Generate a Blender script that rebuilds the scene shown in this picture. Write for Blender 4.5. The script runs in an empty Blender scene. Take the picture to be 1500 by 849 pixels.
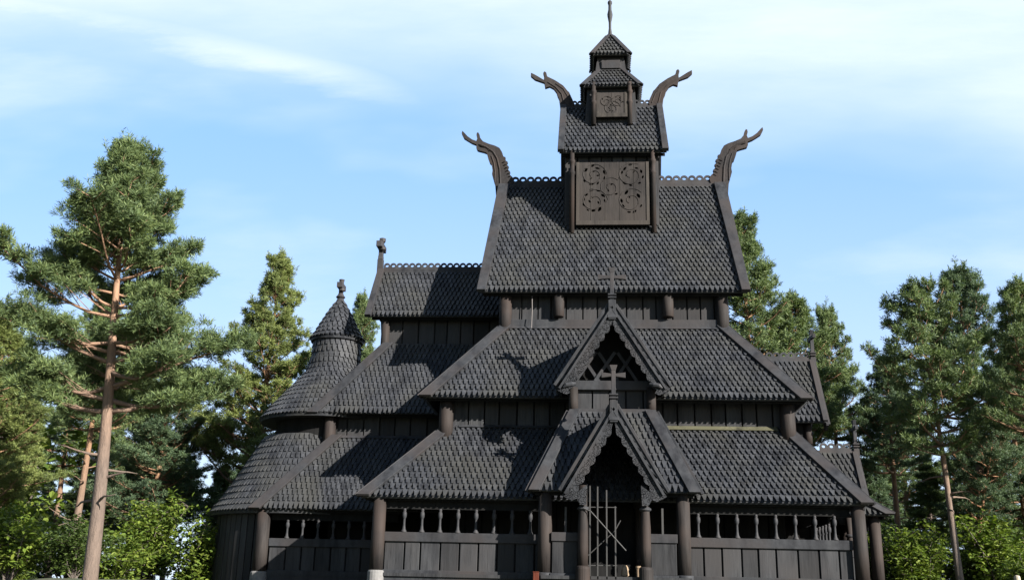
import bpy, math, random
from math import sin, cos, pi, radians, atan2, sqrt, hypot
from mathutils import Vector, Matrix
from mathutils.geometry import delaunay_2d_cdt

random.seed(7)
scene = bpy.context.scene
COL = scene.collection
V = Vector

# ------------------------------------------------------------------ helpers
class MB:
    """Collects shapes; build() links them as ONE mesh object."""
    def __init__(self):
        self.v = []; self.f = []
    def add(self, vs, fs):
        n = len(self.v)
        self.v.extend([tuple(p) for p in vs])
        self.f.extend([tuple(i + n for i in f) for f in fs])
    def box(self, a, b):
        x0, y0, z0 = a; x1, y1, z1 = b
        self.add([(x0,y0,z0),(x1,y0,z0),(x1,y1,z0),(x0,y1,z0),(x0,y0,z1),(x1,y0,z1),(x1,y1,z1),(x0,y1,z1)],
                 [(0,3,2,1),(4,5,6,7),(0,1,5,4),(1,2,6,5),(2,3,7,6),(3,0,4,7)])
    def prism(self, poly, ext):
        """closed polygon (3D points) extruded along a vector"""
        n = len(poly); e = V(ext)
        a = [V(p) for p in poly]; b = [p + e for p in a]
        self.add(a + b, [tuple(range(n))[::-1], tuple(range(n, 2*n))] + [(i, (i+1) % n, n+(i+1) % n, n+i) for i in range(n)])
    def plate(self, outline, holes, fn, t):
        """2D outline with holes -> slab; fn(u, v, d) maps to 3D, d = depth 0..t"""
        loops = [outline] + list(holes)
        vs = []; faces = []
        for lp in loops:
            n = len(vs); vs += [V((p[0], p[1])) for p in lp]; faces.append(list(range(n, n + len(lp))))
        edges = [(f[i], f[(i+1) % len(f)]) for f in faces for i in range(len(f))]
        r = delaunay_2d_cdt(vs, edges, faces[:1], 1, 1e-5)
        ov, of = r[0], r[2]
        if holes:
            def inp(p, poly):
                c = False
                for i in range(len(poly)):
                    a, b = poly[i], poly[i-1]
                    if (a[1] > p.y) != (b[1] > p.y) and p.x < (b[0]-a[0])*(p.y-a[1])/(b[1]-a[1]) + a[0]: c = not c
                return c
            of = [f for f in of if not any(inp(sum((ov[i] for i in f), V((0,0)))/len(f), h) for h in holes)]
        n = len(ov)
        from collections import Counter
        fs = []; ec = {}
        for f in of:
            fs.append(tuple(f)); fs.append(tuple(i + n for i in reversed(f)))
            for i in range(len(f)):
                e = (f[i], f[(i+1) % len(f)]); ec[e] = 1
        for (a, b) in list(ec):
            if (b, a) not in ec: fs.append((b, a, a + n, b + n))
        self.add([fn(p[0], p[1], 0) for p in ov] + [fn(p[0], p[1], t) for p in ov], fs)
    def lathe(self, prof, c, n=16, cap=True):
        """profile [(r, z)] about a vertical axis through c=(x, y)"""
        vs = []; fs = []
        for r, z in prof:
            for k in range(n):
                a = 2*pi*k/n; vs.append((c[0] + r*cos(a), c[1] + r*sin(a), z))
        for i in range(len(prof) - 1):
            for k in range(n):
                fs.append((i*n+k, i*n+(k+1) % n, (i+1)*n+(k+1) % n, (i+1)*n+k))
        if cap:
            fs.append(tuple(range(n))[::-1]); fs.append(tuple((len(prof)-1)*n + k for k in range(n)))
        self.add(vs, fs)
    def tube(self, pts, rad, n=7):
        vs = []; fs = []; pts = [V(p) for p in pts]
        for i, p in enumerate(pts):
            d = (pts[min(i+1, len(pts)-1)] - pts[max(i-1, 0)])
            d = d.normalized() if d.length > 1e-9 else V((0,0,1))
            u = d.cross(V((0,0,1)) if abs(d.z) < .9 else V((1,0,0))).normalized(); w = d.cross(u)
            for k in range(n):
                a = 2*pi*k/n; vs.append(p + (u*cos(a) + w*sin(a))*rad[i])
        for i in range(len(pts)-1):
            for k in range(n):
                fs.append((i*n+k, i*n+(k+1) % n, (i+1)*n+(k+1) % n, (i+1)*n+k))
        fs.append(tuple(range(n))[::-1]); fs.append(tuple((len(pts)-1)*n + k for k in range(n)))
        self.add(vs, fs)
    def beam(self, a, b, w, h, up=(0,0,1)):
        a = V(a); b = V(b); d = (b-a).normalized(); s = d.cross(V(up)).normalized(); u = s.cross(d)
        p = [a + s*x*w/2 + u*z*h/2 for x, z in ((-1,-1),(1,-1),(1,1),(-1,1))]
        self.prism(p, b - a)
    def build(self, name, mat, parent=None, smooth=False, bevel=0, loc=None, normals=False):
        me = bpy.data.meshes.new(name)
        vs = self.v
        if loc is not None:
            vs = [(p[0]-loc[0], p[1]-loc[1], p[2]-loc[2]) for p in vs]
        me.from_pydata(vs, [], self.f); me.materials.append(mat)
        if normals:
            import bmesh
            bm = bmesh.new(); bm.from_mesh(me); bmesh.ops.recalc_face_normals(bm, faces=bm.faces); bm.to_mesh(me); bm.free()
        if smooth:
            me.shade_smooth() if hasattr(me, 'shade_smooth') else None
        o = bpy.data.objects.new(name, me); COL.objects.link(o)
        if parent: o.parent = parent
        if loc is not None: o.location = loc
        if bevel:
            m = o.modifiers.new('bevel', 'BEVEL'); m.width = bevel; m.segments = 2; m.limit_method = 'ANGLE'; m.angle_limit = radians(40)
        return o

def tag(o, label=None, cat=None, group=None, kind=None):
    if label: o['label'] = label
    if cat: o['category'] = cat
    if group: o['group'] = group
    if kind: o['kind'] = kind
    return o
def empty(name, loc=(0,0,0)):
    o = bpy.data.objects.new(name, None); COL.objects.link(o); o.location = loc; o.empty_display_size = .5
    return o

# ------------------------------------------------------------------ materials
def nodes_of(name):
    m = bpy.data.materials.new(name); m.use_nodes = True
    nt = m.node_tree; b = nt.nodes['Principled BSDF']
    return m, nt, b
def mixcol(nt, fac, a, b, blend='MIX'):
    n = nt.nodes.new('ShaderNodeMix'); n.data_type = 'RGBA'; n.blend_type = blend
    if isinstance(fac, (int, float)): n.inputs[0].default_value = fac
    else: nt.links.new(fac, n.inputs[0])
    for s, k in ((a, 6), (b, 7)):
        if isinstance(s, tuple): n.inputs[k].default_value = (*s, 1) if len(s) == 3 else s
        else: nt.links.new(s, n.inputs[k])
    return n.outputs[2]
def ramp(nt, fac, stops):
    n = nt.nodes.new('ShaderNodeValToRGB'); nt.links.new(fac, n.inputs[0])
    e = n.color_ramp.elements
    while len(e) < len(stops): e.new(.5)
    for q, (p, c) in zip(e, stops):
        q.position = p; q.color = (*c, 1) if len(c) == 3 else c
    return n.outputs[0]
def noise(nt, scale, detail=4, rough=.55, vec=None, stretch=None):
    n = nt.nodes.new('ShaderNodeTexNoise'); n.inputs['Scale'].default_value = scale
    n.inputs['Detail'].default_value = detail; n.inputs['Roughness'].default_value = rough
    if stretch:
        tc = nt.nodes.new('ShaderNodeTexCoord'); mp = nt.nodes.new('ShaderNodeMapping'); mp.inputs['Scale'].default_value = stretch
        nt.links.new(tc.outputs['Object'], mp.inputs[0]); nt.links.new(mp.outputs[0], n.inputs['Vector'])
    elif vec is not None: nt.links.new(vec, n.inputs['Vector'])
    else:
        tc = nt.nodes.new('ShaderNodeTexCoord'); nt.links.new(tc.outputs['Object'], n.inputs['Vector'])
    return n.outputs['Fac']
def island(nt):
    return nt.nodes.new('ShaderNodeNewGeometry').outputs['Random Per Island']
def bump(nt, b, h, strength=.4, dist=.01):
    n = nt.nodes.new('ShaderNodeBump'); n.inputs['Strength'].default_value = strength; n.inputs['Distance'].default_value = dist
    nt.links.new(h, n.inputs['Height']); nt.links.new(n.outputs[0], b.inputs['Normal'])

def tarred(name, dark, light, stretch=(9,9,1.2), rough=.62, isl=.5, warm=None, bumps=.5, crack=False):
    """tarred, sun-worn timber: grain along the stretch axis, each board its own tone"""
    m, nt, b = nodes_of(name)
    g = noise(nt, 1.6, 6, .65, stretch=stretch)
    c = ramp(nt, g, [(.28, dark), (.72, light)])
    big = noise(nt, .7, 3, .5)
    run = ramp(nt, noise(nt, 1.0, 5, .62, stretch=(2.6,2.6,.35)), [(.34, (.50,.50,.52)), (.52, (1,1,1)), (.74, (1.30,1.27,1.22))])
    c = mixcol(nt, 1, c, run, 'MULTIPLY')
    if crack:
        k = ramp(nt, noise(nt, 1.0, 3, .6, stretch=(26,26,.9)), [(.30, (.30,.30,.30)), (.40, (1,1,1))])
        c = mixcol(nt, 1, c, k, 'MULTIPLY')
    if warm:
        w = ramp(nt, big, [(.42, (0,0,0)), (.68, (1,1,1))])
        c = mixcol(nt, w, c, warm)
    i = ramp(nt, island(nt), [(0, (1-isl,)*3), (1, (1+isl*.45,)*3)])
    c = mixcol(nt, 1, c, i, 'MULTIPLY')
    nt.links.new(c, b.inputs['Base Color'])
    b.inputs['Roughness'].default_value = rough; b.inputs['Specular IOR Level'].default_value = .12
    bump(nt, b, g, bumps, .012)
    return m
M = {}
M['shingle'] = tarred('tarred_shingle', (0.0203,0.0217,0.0246), (0.0437,0.0460,0.0515), (5,5,5), .56, .24, (0.0366,0.0368,0.0355), .2)
M['plank']   = tarred('tarred_plank', (0.0197,0.0204,0.0220), (0.0339,0.0345,0.0367), (10,10,1.0), .62, .42, (0.0282,0.0268,0.0270), crack=True)
M['board']   = tarred('tarred_board', (0.0197,0.0208,0.0233), (0.0339,0.0355,0.0393), (4,4,4), .6, .22, (0.0349,0.0309,0.0303))
M['column']  = tarred('tarred_column', (0.0156,0.0139,0.0134), (0.0269,0.0234,0.0219), (9,9,.8), .72, .1, (0.0299,0.0220,0.0189), crack=True)
M['carved']  = tarred('carved_board', (0.0215,0.0193,0.0169), (0.0455,0.0402,0.0354), (7,7,1.6), .7, .2, (0.0358,0.0306,0.0261), .6, crack=True)
M['dragon']  = tarred('weathered_carving', (0.0152,0.0135,0.0133), (0.0277,0.0255,0.0257), (6,6,6), .7, .15, (0.0277,0.0203,0.0174), .8)
M['dark']    = tarred('shade_toned_timber', (.005,.005,.005), (.009,.009,.009), (8,8,1), .8, .25) # near-black: shade under eaves and indoors is put into the timber colour
M['lichen'] = tarred('lichen_timber', (0.0270,0.0252,0.0204), (0.1020,0.0960,0.0690), (7,7,7), .85, .2, (0.0720,0.0690,0.0510))
M['lichen_strong'] = tarred('lichen_covered_timber', (0.0360,0.0360,0.0230), (0.0900,0.0864,0.0562), (9,9,9), .9, .2, (0.0612,0.0598,0.0374))
M['cream']   = tarred('sunlit_wood_tone', (0.1536,0.1056,0.0672), (0.2496,0.1920,0.1344), (9,9,1.5), .6, .2)  # sunlight on the portal wood is put into this pale colour
M['redpost'] = tarred('red_painted_timber', (0.0462,0.0116,0.0066), (0.0726,0.0198,0.0116), (9,9,1.5), .5, .1)
M['greypost']= tarred('pale_weathered_timber', (0.2040,0.1800,0.1320), (0.3120,0.2820,0.2160), (9,9,1.5), .8, .1)
# carved interlace on the bargeboards: relief as a bump
def carve(name, base):
    m = base.copy(); m.name = name; nt = m.node_tree; b = nt.nodes['Principled BSDF']
    tc = nt.nodes.new('ShaderNodeTexCoord')
    w = nt.nodes.new('ShaderNodeTexVoronoi'); w.feature = 'DISTANCE_TO_EDGE'; w.inputs['Scale'].default_value = 5.5
    n = nt.nodes.new('ShaderNodeTexNoise'); n.inputs['Scale'].default_value = 4
    va = nt.nodes.new('ShaderNodeVectorMath'); va.operation = 'ADD'
    nt.links.new(tc.outputs['Object'], n.inputs['Vector']); nt.links.new(tc.outputs['Object'], va.inputs[0]); nt.links.new(n.outputs['Color'], va.inputs[1])
    nt.links.new(va.outputs[0], w.inputs['Vector'])
    r = ramp(nt, w.outputs['Distance'], [(.02, (0,0,0)), (.13, (1,1,1))])
    bump(nt, b, r, 1.0, .05)
    return m
M['barge'] = carve('carved_bargeboard', M['board'])
M['panelwood'] = tarred('carved_panel_wood', (0.0178,0.0159,0.0148), (0.0367,0.0324,0.0302), (8,8,1.1), .7, .15, (0.0296,0.0249,0.0221), .7)
def iron(name, c, r):
    m, nt, b = nodes_of(name); g = noise(nt, 9, 4)
    nt.links.new(ramp(nt, g, [(.3, tuple(x*.7 for x in c)), (.7, c)]), b.inputs['Base Color']); b.inputs['Roughness'].default_value = r
    return m
M['iron'] = iron('gate_bar_timber', (.020,.019,.018), .7)
M['stone'] = iron('foundation_stone', (0.1400,0.1365,0.1330), .9)
M['copper'] = iron('cable_metal', (.05,.038,.034), .6)

def leafy(name, dark, mid, light, transl=.22):
    m, nt, b = nodes_of(name)
    c = ramp(nt, island(nt), [(0, dark), (.5, mid), (1, light)])
    big = noise(nt, .55, 3, .6)
    c = mixcol(nt, 1, c, ramp(nt, big, [(.3, (.72,.76,.8)), (.7, (1.2,1.18,1.05))]), 'MULTIPLY')
    nt.links.new(c, b.inputs['Base Color']); b.inputs['Roughness'].default_value = .6; b.inputs['Specular IOR Level'].default_value = .25
    t = nt.nodes.new('ShaderNodeBsdfTranslucent'); nt.links.new(mixcol(nt, 1, c, (1.15,1.25,.7), 'MULTIPLY'), t.inputs['Color'])
    mx = nt.nodes.new('ShaderNodeMixShader'); mx.inputs[0].default_value = transl
    nt.links.new(b.outputs[0], mx.inputs[1]); nt.links.new(t.outputs[0], mx.inputs[2])
    nt.links.new(mx.outputs[0], nt.nodes['Material Output'].inputs['Surface'])
    return m
M['needle'] = leafy('pine_needle', (0.0436,0.0697,0.0324), (0.0828,0.1175,0.0448), (0.1306,0.1644,0.0598))
M['needle_blue'] = leafy('dusky_pine_needle', (0.0336,0.0581,0.0358), (0.0616,0.0954,0.0501), (0.0979,0.1348,0.0655))
M['needle_yellow'] = leafy('sunny_pine_needle', (0.0624,0.0827,0.0262), (0.1115,0.1379,0.0406), (0.1650,0.1872,0.0597))
M['spruce'] = leafy('spruce_needle', (0.0353,0.0570,0.0228), (0.0643,0.0954,0.0311), (0.1037,0.1348,0.0436))
M['leaf'] = leafy('broad_leaf', (0.0500,0.0832,0.0120), (0.0925,0.1352,0.0192), (0.1525,0.1846,0.0312), .34)
M['leaf_dark'] = leafy('dark_broad_leaf', (.022,.040,.009), (.042,.068,.014), (.066,.092,.022), .34)
def bark(name, low, high, z0, z1):
    m, nt, b = nodes_of(name)
    g = noise(nt, 2.4, 6, .7, stretch=(5,5,1.3))
    tc = nt.nodes.new('ShaderNodeTexCoord'); sx = nt.nodes.new('ShaderNodeSeparateXYZ'); nt.links.new(tc.outputs['Object'], sx.inputs[0])
    mr = nt.nodes.new('ShaderNodeMapRange'); mr.inputs[1].default_value = z0; mr.inputs[2].default_value = z1
    nt.links.new(sx.outputs[2], mr.inputs[0])
    c = mixcol(nt, mr.outputs[0], ramp(nt, g, [(.3, tuple(x*.5 for x in low)), (.7, low)]), ramp(nt, g, [(.25, tuple(x*.55 for x in high)), (.65, high)]))
    nt.links.new(c, b.inputs['Base Color']); b.inputs['Roughness'].default_value = .85
    bump(nt, b, g, .9, .05)
    return m
M['bark'] = bark('pine_bark', (0.1200,0.0930,0.0750), (0.2040,0.1110,0.0570), 3.0, 8.5)
M['bark_grey'] = bark('grey_pine_bark', (.115,.082,.062), (.235,.135,.080), 4.0, 9.0) #(0.1140,0.0960,0.0840), (0.2040,0.1560,0.1170), 5.0, 9.0)
M['bark_orange'] = bark('orange_pine_bark', (.24,.125,.065), (.26,.13,.065), 2.0, 6.0)
M['bark_dark'] = bark('dark_bark', (.10,.08,.065), (.12,.09,.07), 3.0, 8.0)

# ------------------------------------------------------------------ shingles
def shingle_plate(mb, P, N, S, U, ua, ub, la, lb, expo, rng, wtip):
    pass
def shingles(mb, A, B, C, D, period=.185, expo=.287, rng=random.Random(3), back=True, skip=None):
    """rows of pointed shingles on the planar quad eave A-B, top D-C"""
    A, B, C, D = V(A), V(B), V(C), V(D)
    ux = (B - A).normalized()
    mid = (C + D)*.5 - (A + B)*.5
    sv = (mid - ux*mid.dot(ux)); L = sv.length; sv.normalize()
    n = ux.cross(sv).normalized()
    if n.z < 0: n = -n
    uB = (B - A).dot(ux); uD = (D - A).dot(ux); uC = (C - A).dot(ux); sD = (D-A).dot(sv); sC = (C-A).dot(sv)
    if back: mb.add([A - n*.0, B - n*.0, C - n*.0, D - n*.0, A - n*.07, B - n*.07, C - n*.07, D - n*.07], [(0,1,2,3),(7,6,5,4),(0,4,5,1),(1,5,6,2),(2,6,7,3),(3,7,4,0)])
    def ulim(s):
        return uD*s/sD if sD > 1e-6 else 0, uB + (uC - uB)*s/sC if sC > 1e-6 else uB
    rows = max(1, round(L/expo)); e = L/rows
    T = .052
    for i in range(rows):
        s0 = i*e - (.05 if i == 0 else .0)
        lo, hi = ulim(max(i*e, 0))
        off = (.5 if i % 2 else 0)*period
        k = math.floor((lo - off)/period) - 1
        while True:
            uc = k*period + off + period*.5; k += 1
            if uc > hi + period*.5: break
            if uc < lo - period*.5: continue
            w = period*.485*rng.uniform(.965, 1.0); wt = w*.36
            ds = rng.uniform(-.007, .007) - (rng.uniform(.02,.06) if rng.random() < .015 else 0); top = min(s0 + e*1.75, L)
            hb = rng.uniform(.090, .098)
            if skip and skip(A + ux*uc + sv*(s0 + e*.5)): continue
            wm = w*.52; pts = [(-wt, s0+ds, 0), (wt, s0+ds, 0), (wm, s0+ds+e*.42, .2), (w, s0+ds+e*1.02, .5), (w, top, 1), (-w, top, 1), (-w, s0+ds+e*1.02, .5), (-wm, s0+ds+e*.42, .2)]
            vs = []
            for (du, s, t) in pts:
                l2, h2 = ulim(max(0, min(s, L)))
                u = max(l2 - .02, min(h2 + .02, uc + du))
                h = hb*(1 - t) + .006*t
                vs.append(A + ux*u + sv*s + n*(h + T*.6))
            bs = [p - n*T for p in vs]
            mb.add(vs + bs, [(0,1,2,7), (7,2,3,6), (6,3,4,5), (0,8,9,1), (1,9,10,2), (2,10,11,3), (3,11,12,4), (5,13,14,6), (6,14,15,7), (7,15,8,0)])
    return n
def round_shingles(mb, c, prof, rng, period=.185, expo=.29, a0=0, a1=2*pi):
    """shingles round a vertical axis; prof = list of (r, z) from eave up"""
    # resample the profile by length
    segs = []; tot = 0
    for (r0,z0),(r1,z1) in zip(prof, prof[1:]):
        l = hypot(r1-r0, z1-z0); segs.append((tot, l, r0, z0, r1, z1)); tot += l
    def at(s):
        s = max(0, min(tot, s))
        for t0, l, r0, z0, r1, z1 in segs:
            if s <= t0 + l + 1e-9:
                f = (s - t0)/l; return r0 + (r1-r0)*f, z0 + (z1-z0)*f
        return prof[-1]
    mb.lathe(list(prof), c, 48, False)
    mb.lathe([(prof[0][0]-.02, prof[0][1]-.07), (prof[0][0], prof[0][1])], c, 48, False)
    mb.lathe([(max(.02, prof[0][0]-1.2), prof[0][1]-.02), (prof[0][0]-.02, prof[0][1]-.07)], c, 48, False)
    rows = max(1, round(tot/expo)); e = tot/rows; T = .045
    for i in range(rows):
        s0 = i*e - (.05 if i == 0 else 0)
        r, z = at(i*e + e*.4)
        cnt = max(5, round((a1 - a0)*r/period)); da = (a1 - a0)/cnt
        for k in range(cnt):
            ac = a0 + (k + .5*(i % 2))*da
            w = .485*rng.uniform(.94, 1)*da; wt = w*.44; hb = rng.uniform(.08, .095)
            wm = w*.58; pts = [(-wt, s0, 0), (wt, s0, 0), (wm, s0+e*.3, .15), (w, s0+e*1.02, .5), (w, s0+e*1.7, 1), (-w, s0+e*1.7, 1), (-w, s0+e*1.02, .5), (-wm, s0+e*.3, .15)]
            vs = []; bs = []
            for dphi, s, t in pts:
                rr, zz = at(s); r2, z2 = at(s + .05); r1, z1 = at(s - .05)
                d = V((r2-r1, z2-z1)); d.normalize(); nr, nz = d.y, -d.x
                if nr < 0 and nz < 0: nr, nz = -nr, -nz
                if s < 0: zz += s*d.y; rr += s*d.x
                h = hb*(1-t) + .006*t + T*.6
                for lst, hh in ((vs, h), (bs, h - T)):
                    R_ = rr + nr*hh; lst.append((c[0] + R_*cos(ac+dphi), c[1] + R_*sin(ac+dphi), zz + nz*hh))
            mb.add(vs + bs, [(0,1,2,7), (7,2,3,6), (6,3,4,5), (0,8,9,1), (1,9,10,2), (2,10,11,3), (3,11,12,4), (5,13,14,6), (6,14,15,7), (7,15,8,0)])

def edge_board(A, B, D, C, w, side, t=.10, lift=.085, over=.12, name='hip_board', mat=None, parent=None, wtop=None, otop=.06):
    """flat board along the left (A->D) or right (B->C) edge of a roof plane, cut level at the eave"""
    A, B, C, D = V(A), V(B), V(C), V(D)
    ux = (B - A).normalized(); mid = (C + D)*.5 - (A + B)*.5; sv = (mid - ux*mid.dot(ux)).normalized()
    n = ux.cross(sv).normalized()
    if n.z < 0: n = -n
    wtop = wtop or w
    if side < 0: p0, p1, s = A, D, 1
    else: p0, p1, s = B, C, -1
    d = (p1 - p0).normalized(); e0 = p0 - d*over
    o = -s*.06
    poly = [e0 + ux*o, e0 + ux*s*w, p1 + ux*s*wtop, p1 - ux*s*otop]
    mb = MB(); mb.prism([p + n*lift for p in poly], n*t)
    return mb.build(name, mat or M['board'], parent, bevel=.012, normals=True)

def crest(name, p0, p1, r, parent, mat=None, band=.12):
    """pierced ridge crest: a row of rings on a band"""
    p0 = V(p0); p1 = V(p1); L = (p1-p0).length; n = max(1, round(L/(2.12*r))); st = L/n; d = (p1-p0)/L
    side = d.cross(V((0,0,1))).normalized(); mb = MB(); t = .07; seg = 18
    mb.beam(p0 + V((0,0,band/2)), p1 + V((0,0,band/2)), .1, band)
    ri = r*.42
    for k in range(n):
        c = p0 + d*st*(k+.5) + V((0,0,band + r*.92))
        vs = []; fs = []
        for j in range(seg):
            a = 2*pi*j/seg; ca, sa = cos(a), sin(a)
            if sa < 0: ro = min(st*.5/max(abs(ca), 1e-6), r*.95/max(abs(sa), 1e-6))
            else: ro = hypot(ca*st*.5, sa*r*1.02)
            for rr in (ri, ro):
                for q in (-t/2, t/2): vs.append(c + d*rr*ca*(1.3 if rr == ri else 1) + V((0,0,rr*sa)) + side*q)
        for j in range(seg):
            a, b = j*4, ((j+1) % seg)*4
            fs += [(a, b, b+2, a+2), (a+1, a+3, b+3, b+1), (a+2, b+2, b+3, a+3), (a, a+1, b+1, b)]
        mb.add(vs, fs)
    return mb.build(name, mat or M['board'], parent)

def planks(mb, x0, x1, z0, z1, y, w=.58, rng=random.Random(5), gap=.045, t=.06, horiz='x', depth=1):
    """vertical planks on the plane y (or x when horiz == 'y'); faces -Y (or +X/-X by depth sign)"""
    x = x0
    while x < x1 - .06:
        ww = min(w*rng.uniform(.86, 1.14), x1 - x)
        if x1 - (x + ww) < .15: ww = x1 - x
        j = rng.uniform(0, .018)*depth
        a, b = x + gap/2, x + ww - gap/2
        # slightly chamfered board
        c = .014
        prof = [(a, y + t*depth + j), (a, y + j + c*depth), (a + c, y + j), (b - c, y + j), (b, y + j + c*depth), (b, y + t*depth + j)]
        if horiz == 'x': mb.prism([(p, q, z0) for p, q in prof], (0, 0, z1 - z0))
        else: mb.prism([(q, p, z0) for p, q in prof], (0, 0, z1 - z0))
        x += ww

def column(name, x, y, z0, z1, r, parent, base=None, ring=None, mat=None, label=None):
    mb = MB()
    prof = [(r*.99, z0), (r*1.0, z0 + (z1-z0)*.4), (r*.95, z1)]
    mb.lathe(prof, (x, y), 20)
    o = mb.build(name, mat or M['column'], parent, smooth=False)
    for p in o.data.polygons: p.use_smooth = len(p.vertices) == 4
    if base:
        b = MB(); rb, zb0, zb1 = base
        b.lathe([(rb, zb0), (rb, zb1-.03), (rb*.97, zb1), (r*.9, zb1+.004)], (x, y), 20)
        q = b.build('column_base', M['board'], o)
        for p in q.data.polygons: p.use_smooth = len(p.vertices) == 4
    if ring:
        b = MB()
        for zr, rr in ring: b.lathe([(r*.9, zr-.05), (rr, zr-.03), (rr, zr+.03), (r*.9, zr+.05)], (x, y), 20)
        b.build('column_ring', M['column'], o)
    if label: o['label'] = label
    return o

def cross(name, x, y, z0, h, span, arm_z, parent, w=.15, t=.11, axis='x', block=True):
    """wooden roof cross; axis = direction of the arms"""
    mb = MB()
    def bx(u0, u1, za, zb, tt=t):
        if axis == 'x': mb.box((x+u0, y-tt/2, za), (x+u1, y+tt/2, zb))
        else: mb.box((x-tt/2, y+u0, za), (x+tt/2, y+u1, zb))
    bx(-w*.5, w*.5, z0, z0 + arm_z - w*.62)
    bx(-w*.42, w*.42, z0 + arm_z - w*.62, z0 + h*.88, t*.92)
    # flared ends
    def flare(u0, u1, za, zb, u2, u3, zc, zd):
        pts = [(u0, za), (u1, zb), (u3, zd), (u2, zc)]
        if axis == 'x': mb.prism([(x+u, y-t*.55, z) for u, z in pts], (0, t*1.1, 0))
        else: mb.prism([(x-t*.55, y+u, z) for u, z in pts], (t*1.1, 0, 0))
    az = z0 + arm_z
    flare(-w*.42, w*.42, z0+h*.86, z0+h*.86, -w*.62, w*.62, z0+h, z0+h)
    for s in (-1, 1):
        flare(s*w*.4, s*w*.4, az-w*.36, az+w*.36, s*span/2, s*span/2, az-w*.66, az+w*.66)
    if block:
        bx(-w*.8, w*.8, z0 + .16, z0 + .22, t*1.5); bx(-w*.8, w*.8, z0 + .27, z0 + .33, t*1.5)
    return mb.build(name, M['board'], parent, bevel=.008, normals=True)

# ------------------------------------------------------------------ the church
church = empty('stave_church', (-.2, 0, 0))
tag(church, 'black tarred wooden stave church with tiered shingle roofs and carved dragon heads', 'church')
class Off:  # children keep world coordinates although the Empty stands at its base
    pass
church.location = (0, 0, 0)
rng = random.Random(11)

def quad_roof(name, planes, parent, expo=.287):
    mb = MB()
    for A, B, C, D in planes: shingles(mb, A, B, C, D, expo=expo, rng=rng)
    return mb.build(name, M['shingle'], parent)

# --- nave gallery skirt (lowest roof)
GX0, GX1, GY, GZ = -8.12, 7.70, 8.1, 2.30
TX, TY, TZ = 5.80, 5.85, 4.90
def skirt(x0, x1, y, z, tx0, tx1, ty, tz):
    return [((x0,-y,z),(x1,-y,z),(tx1,-ty,tz),(tx0,-ty,tz)),
            ((x1,-y,z),(x1,y,z),(tx1,ty,tz),(tx1,-ty,tz)),
            ((x1,y,z),(x0,y,z),(tx0,ty,tz),(tx1,ty,tz)),
            ((x0,y,z),(x0,-y,z),(tx0,-ty,tz),(tx0,ty,tz))]
gal = skirt(GX0, GX1, GY, GZ, -TX, TX+.06, TY-.36, TZ+.06)
gallery_roof = quad_roof('gallery_roof', gal, church)
ais = skirt(-6.56, 6.42, 6.4, 5.86, -4.12, 4.12, 3.98, 8.94)
aisle_roof = quad_roof('aisle_roof', ais, church)
for planes, par, w in ((gal, gallery_roof, .35), (ais, aisle_roof, .35)):
    for q in planes:
        A, B, C, D = q
        edge_board(A, B, D, C, w, -1, parent=par)
        edge_board(A, B, D, C, w, 1, parent=par)
# lichen-pale capping boards where each skirt meets its wall
def capping(parent, x0, x1, y, z, slope, mat='board', L=.14):
    mb = MB(); d = V((0, -cos(slope), -sin(slope))); n = V((0, -sin(slope), cos(slope)))
    p = V((x0, y, z))
    mb.prism([p + n*.06, p + V((x1-x0,0,0)) + n*.06, p + V((x1-x0,0,0)) + d*L + n*.085, p + d*L + n*.085], n*.03)
    o = mb.build('capping_board', M[mat], parent, normals=True)
    if mat != 'board': o['label'] = 'lichen-covered pale capping board'
capping(gallery_roof, 1.5, 5.5, -5.50, 5.02, radians(49), 'lichen_strong', .21)
capping(gallery_roof, -5.4, -1.5, -5.52, 4.98, radians(49))
capping(aisle_roof, -3.85, 3.85, -4.02, 8.93, radians(53))

# --- eave boards (fascia under the shingle tips, eave shade in its dark colour) + soffits
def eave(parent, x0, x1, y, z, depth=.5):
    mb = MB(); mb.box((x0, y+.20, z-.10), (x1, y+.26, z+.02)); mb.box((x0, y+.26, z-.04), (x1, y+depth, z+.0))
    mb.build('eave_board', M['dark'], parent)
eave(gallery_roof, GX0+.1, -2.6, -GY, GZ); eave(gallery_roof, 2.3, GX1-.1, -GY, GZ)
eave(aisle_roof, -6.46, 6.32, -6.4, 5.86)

# --- nave: upper roof with ridge E-W
def gable_roof_ew(name, ex0, ex1, ey, ez, rx0, rx1, rz, parent, vw=.33, mat=None, wt=None, ot=.06):
    S = ((ex0,-ey,ez),(ex1,-ey,ez),(rx1,0,rz),(rx0,0,rz)); N = ((ex1,ey,ez),(ex0,ey,ez),(rx0,0,rz),(rx1,0,rz))
    o = quad_roof(name, [S, N], parent)
    for q in (S, N):
        A, B, C, D = q
        edge_board(A, B, D, C, vw, -1, t=.16, over=.16, name='verge_board', parent=o, wtop=wt, otop=ot)
        edge_board(A, B, D, C, vw, 1, t=.16, over=.16, name='verge_board', parent=o, wtop=wt, otop=ot)
    return o
nave_roof = gable_roof_ew('nave_roof', -4.98, 4.90, 4.45, 10.22, -4.40, 4.46, 16.25, church, .26, None, .08, .40)
mb = MB(); mb.box((-4.42, -.13, 16.2), (4.48, .13, 16.37)); mb.build('ridge_beam', M['board'], nave_roof, bevel=.02)
crest('ridge_crest', (-4.25, 0, 16.36), (-1.95, 0, 16.36), .15, nave_roof)
crest('ridge_crest', (2.0, 0, 16.36), (4.3, 0, 16.36), .15, nave_roof)
eave(nave_roof, -4.85, 4.75, -4.45, 10.22, .42); 
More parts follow.
